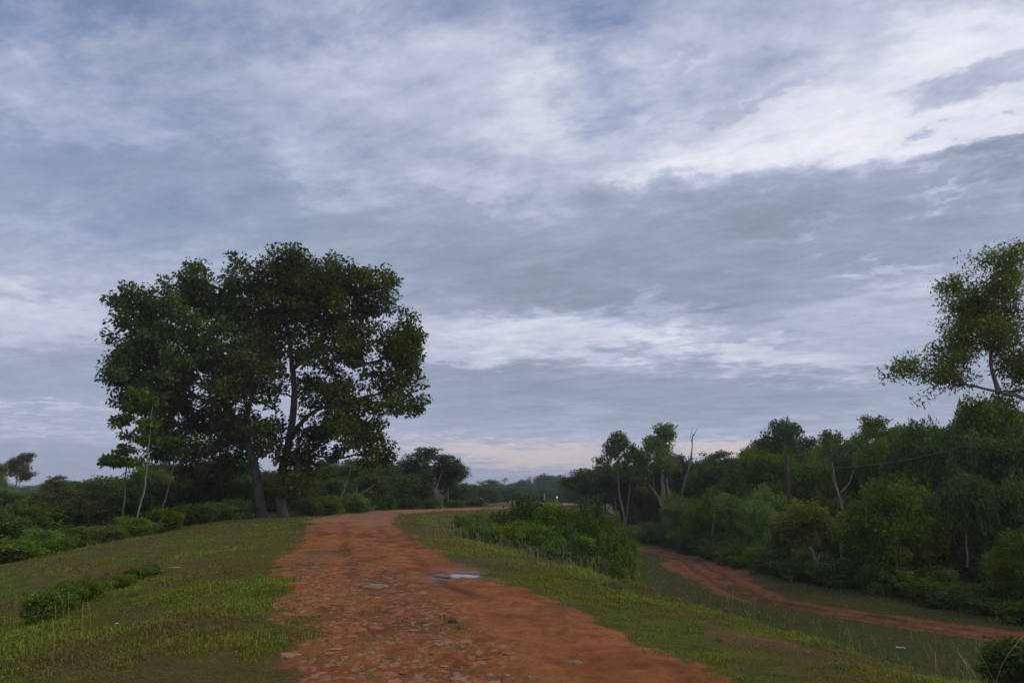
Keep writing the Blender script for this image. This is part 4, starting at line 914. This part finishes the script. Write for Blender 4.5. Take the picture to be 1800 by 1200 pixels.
rockat('boulder', 658, 1032, .24, m_grey, 'largest grey stone, half buried in the middle of the road', .26, 21)
rockat('clay_lump', 660, 1106, .13, m_red, 'orange-red clay lump lying on the road near the lower left middle', .45, 22, 'clay lump')
rockat('clay_lump', 628, 1109, .15, m_red, 'flatter red clay lump touching the left side of the orange lump', .3, 27, 'clay lump')
rockat('dirt_clod', 796, 1094, .075, m_dark, 'small dark clod lying in the middle of the stony road', .7, 23, 'clod')
rockat('dirt_clod', 782, 1097, .05, m_dark, 'smaller dark clod just left of the dark clod on the road', .6, 29, 'clod')
rockat('stone', 510, 1152, .10, m_pink, 'broad pale stone at the lower left edge of the road', .3, 24)
rockat('stone', 205, 1096, .03, m_whit, 'small whitish stone on the left grass slope', .5, 25)
rockat('stone', 308, 997, .15, m_pink, 'pale flat bare stone in the grass left of the road, upper slope', .16, 26)
rockat('stone', 370, 996, .10, m_pink, 'smaller pale flat stone in the grass right of the other flat stone', .2, 28)
rockat('stone', 1005, 1165, .13, m_grey, 'long flat grey slab at the lower right of the stony road', .22, 31, sy=.6)
rockat('dirt_clod', 1208, 1056, .16, m_dark, 'dark clod on the grass below the bank, nearest the lower track bend', .5, 32, 'clod')
def scrap():
    u, dy, dz = ray(1583, 1132); k = -4.6 / dz; x, y = u * k, dy * k; rng = np.random.RandomState(2); g = 9
    X_, Y_ = np.meshgrid(np.linspace(-.12, .12, g), np.linspace(-.07, .07, g), indexing='ij'); Zz = .05 + .05 * rng.rand(g, g)
    V = np.stack([X_ + .02 * rng.randn(g, g), Y_ + .02 * rng.randn(g, g), Zz], -1).reshape(-1, 3)
    Q = [(i * g + j, (i + 1) * g + j, (i + 1) * g + j + 1, i * g + j + 1) for i in range(g - 1) for j in range(g - 1)]
    tag(link('plastic_scrap', mesh_np('plastic_scrap', V, quads=Q, mat=m_whit), loc=(x, y, gz(x, y))), 'crumpled white scrap lying on the grass between bank and lower track', 'litter')
scrap()

# ---------------------------------------------------------------- grass
def grass_mat(name, stops):
    m, t, o = newmat(name); P = objcoord(t); nb, _ = noise(t, P, .6, 4, .6)
    v = math_(t, 'ADD', math_(t, 'MULTIPLY', attr(t, 'tint'), .6), math_(t, 'MULTIPLY', nb, .4))
    c = ramp(t, v, stops)
    nb2, _ = noise(t, P, .35, 4, .6); c = mixc(t, maprange(t, nb2, .45, .62, 0, .75, True), c, (.15, .115, .042))
    p = t.nodes.new('ShaderNodeBsdfPrincipled'); t.links.new(c, p.inputs['Base Color']); p.inputs['Roughness'].default_value = .6; p.inputs['Specular IOR Level'].default_value = .08
    tr = t.nodes.new('ShaderNodeBsdfTranslucent'); t.links.new(c, tr.inputs[0]); mx = t.nodes.new('ShaderNodeMixShader'); mx.inputs[0].default_value = .3
    t.links.new(p.outputs[0], mx.inputs[1]); t.links.new(tr.outputs[0], mx.inputs[2]); t.links.new(mx.outputs[0], o.inputs[0]); return m
def build_grass():
    rng = np.random.RandomState(12)
    def scatter(n, r0, r1, hmin, hmax, wd):
        a = np.radians(rng.uniform(-40, 40, n)); r = np.sqrt(rng.uniform(r0 * r0, r1 * r1, n)) if r1 < 20 else np.exp(rng.uniform(math.log(r0), math.log(r1), n))
        x = np.sin(a) * r; y = np.cos(a) * r
        s, tr, dirt, bare, track, stony = masks(x, y)
        fine_ = fbm(x * 3, y * 3, 3, 131)
        keep = rng.rand(n) < np.clip((1 - dirt) ** 1.6 * (1 - .85 * bare) * (1 - track) ** 2 * (.85 + 1.1 * fine_), 0, 1)
        x, y, r, s = x[keep], y[keep], r[keep], s[keep]; m = len(x); z = height(x, y)
        big = fbm(x * .7, y * .7, 4, 133); lush = np.clip(.55 + 1.7 * big + 1.0 * np.maximum(fbm(x * 4, y * 4, 2, 137), 0) ** 1.5 * 3, .25, 2.0) * (1 + .7 * sstep(3.4, 4.6, s) * (1 - sstep(6, 8, s)))
        h = (hmin + (hmax - hmin) * rng.rand(m) ** 2) * lush; w = wd * (.6 + .8 * rng.rand(m)) * np.clip(r / r0, 1, 4) ** .8
        th = rng.rand(m) * 6.283; tl = .25 + 1.0 * rng.rand(m); dx, dy = np.cos(th), np.sin(th)
        b0 = np.stack([x - dy * w * .5, y + dx * w * .5, z - .004], 1); b1 = np.stack([x + dy * w * .5, y - dx * w * .5, z - .004], 1)
        mid = np.stack([x + dx * h * tl * .35, y + dy * h * tl * .35, z + h * .65], 1); tip = np.stack([x + dx * h * tl, y + dy * h * tl, z + h * (1.0 - .35 * tl)], 1)
        sd_ = np.stack([-dy * w * .4, dx * w * .4, 0 * w], 1)
        V = np.stack([b0, b1, mid - sd_, tip, mid + sd_], 1).reshape(-1, 3); i = np.arange(m)[:, None] * 5
        return V, np.concatenate([i + np.array([[0, 1, 2, 4]])], 0), np.concatenate([i + np.array([[2, 3, 4]])], 0), np.clip(rng.rand(m) * .8 + .4 * (big + .3) + .22 * sstep(3.2, 4.2, s) * (1 - sstep(6, 8, s)) - .42 * sstep(7.5, 9.5, s), 0, 1)  # blade tint carries painted light on the bank crest, painted shade on the plain
    Vs = []; Qs = []; Ts = []; t1 = []; o = 0
    for args in ((330000, 6.5, 17, .018, .06, .008), (230000, 15, 42, .03, .09, .013), (60000, 38, 75, .06, .16, .03)):
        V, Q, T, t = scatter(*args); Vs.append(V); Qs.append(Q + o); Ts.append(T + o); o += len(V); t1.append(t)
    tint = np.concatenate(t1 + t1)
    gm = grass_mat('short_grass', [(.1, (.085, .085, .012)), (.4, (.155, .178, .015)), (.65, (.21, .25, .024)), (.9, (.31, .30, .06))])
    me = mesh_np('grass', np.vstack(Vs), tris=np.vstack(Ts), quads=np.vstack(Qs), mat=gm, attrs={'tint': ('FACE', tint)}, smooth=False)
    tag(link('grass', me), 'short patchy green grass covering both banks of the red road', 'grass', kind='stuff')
    # taller dry stalks
    rng = np.random.RandomState(77); V = []; Q = []; o = 0; ti = []
    def stalk(x, y, h, lean, th, w):
        nonlocal o
        z = gz(x, y); n = 7; pts = []
        for i in range(n):
            t = i / (n - 1); pts.append((x + math.cos(th) * lean * h * t ** 2, y + math.sin(th) * lean * h * t ** 2, z + h * t * (1 - .18 * lean * t)))
        sx, sy = -math.sin(th), math.cos(th)
        if abs(sx) < .5: sx, sy = (.8 if sx >= 0 else -.8), .6
        for i, p in enumerate(pts):
            ww = w * (1 - .55 * i / (n - 1)) * (1.9 if i == n - 2 else 1); V.append((p[0] - sx * ww, p[1] - sy * ww, p[2])); V.append((p[0] + sx * ww, p[1] + sy * ww, p[2]))
        for i in range(n - 1): Q.append((o + 2 * i, o + 2 * i + 1, o + 2 * i + 3, o + 2 * i + 2)); ti.append(rng.rand())
        o += 2 * n
    for i in range(230):     # crest of the right bank
        t = rng.rand(); px = 1000 + 780 * t + rng.randn() * 14; yy = np.interp(px, [900, 1100, 1500, 1800], [23, 17.0, 11.0, 9.0]) + rng.uniform(-.3, 2.2)
        x, y, _ = at(px, 1050, yy); hot = .5 + .5 * math.sin(px * .035)
        if rng.rand() > .25 + .75 * hot: continue
        stalk(x, y, rng.uniform(.25, .95), rng.uniform(.1, .8), rng.uniform(0, 6.28), .0028)
    for i in range(260):     # verge before the bank bushes
        t = rng.rand(); px = 740 + 330 * t; yy = np.interp(px, [740, 850, 950, 1070], [34, 29, 24.5, 21]) + rng.uniform(-1.5, 2.5)
        x, y, _ = at(px, 1000, yy); stalk(x, y, rng.uniform(.2, .65), rng.uniform(.1, .6), rng.uniform(0, 6.28), .006)
    for px, D in ((112, 11.5), (118, 11.6), (150, 10.8), (145, 10.7), (96, 12.2), (285, 16), (190, 17), (100, 9.6), (108, 9.5), (240, 18), (345, 17), (160, 10.9)):
        x, y, _ = at(px, 1100, D); stalk(x, y, rng.uniform(.3, .6), rng.uniform(.1, .5), rng.uniform(2.2, 4), .0028)
    for i in range(240):     # lower plain tufts
        px = rng.uniform(1090, 1750); D = rng.uniform(22, 40); x, y, _ = at(px, 1050, D)
        if bil(SG, np.array([x]), np.array([y]))[0] < 9 or bil(TG, np.array([x]), np.array([y]))[0] < 2.2: continue
        stalk(x, y, rng.uniform(.2, .5), rng.uniform(.1, .6), rng.uniform(0, 6.28), .006)
    sm, t, oo = newmat('dry_stalks'); c = ramp(t, attr(t, 'tint'), [(0, (.16, .14, .06)), (1, (.34, .28, .14))]); p = t.nodes.new('ShaderNodeBsdfPrincipled'); t.links.new(c, p.inputs[0]); p.inputs['Roughness'].default_value = .7; t.links.new(p.outputs[0], oo.inputs[0])
    me = mesh_np('grass_stalks', np.array(V), quads=np.array(Q), mat=sm, attrs={'tint': ('FACE', ti)}, smooth=False)
    tag(link('grass_stalks', me), 'thin dry grass stalks leaning along the right bank crest and verges', 'dry grass', kind='stuff')
build_grass()

# ---------------------------------------------------------------- haze
def haze():
    x0, x1, y0, y1, z0, z1 = -950, 950, -950, 950, -5.5, 26
    V = np.array([(x, y, z) for x in (x0, x1) for y in (y0, y1) for z in (z0, z1)])
    Q = np.array([(0, 1, 3, 2), (4, 6, 7, 5), (0, 4, 5, 1), (2, 3, 7, 6), (0, 2, 6, 4), (1, 5, 7, 3)])
    m, t, o = newmat('haze'); v = t.nodes.new('ShaderNodeVolumePrincipled'); v.inputs['Color'].default_value = (.86, .90, 1, 1); v.inputs['Density'].default_value = .0005; v.inputs['Anisotropy'].default_value = .2
    t.links.new(v.outputs[0], o.inputs['Volume'])
    tag(link('haze', mesh_np('haze', V, quads=Q, mat=m, smooth=False)), 'thin blue-grey morning haze over the far trees', 'haze', kind='stuff')
haze()
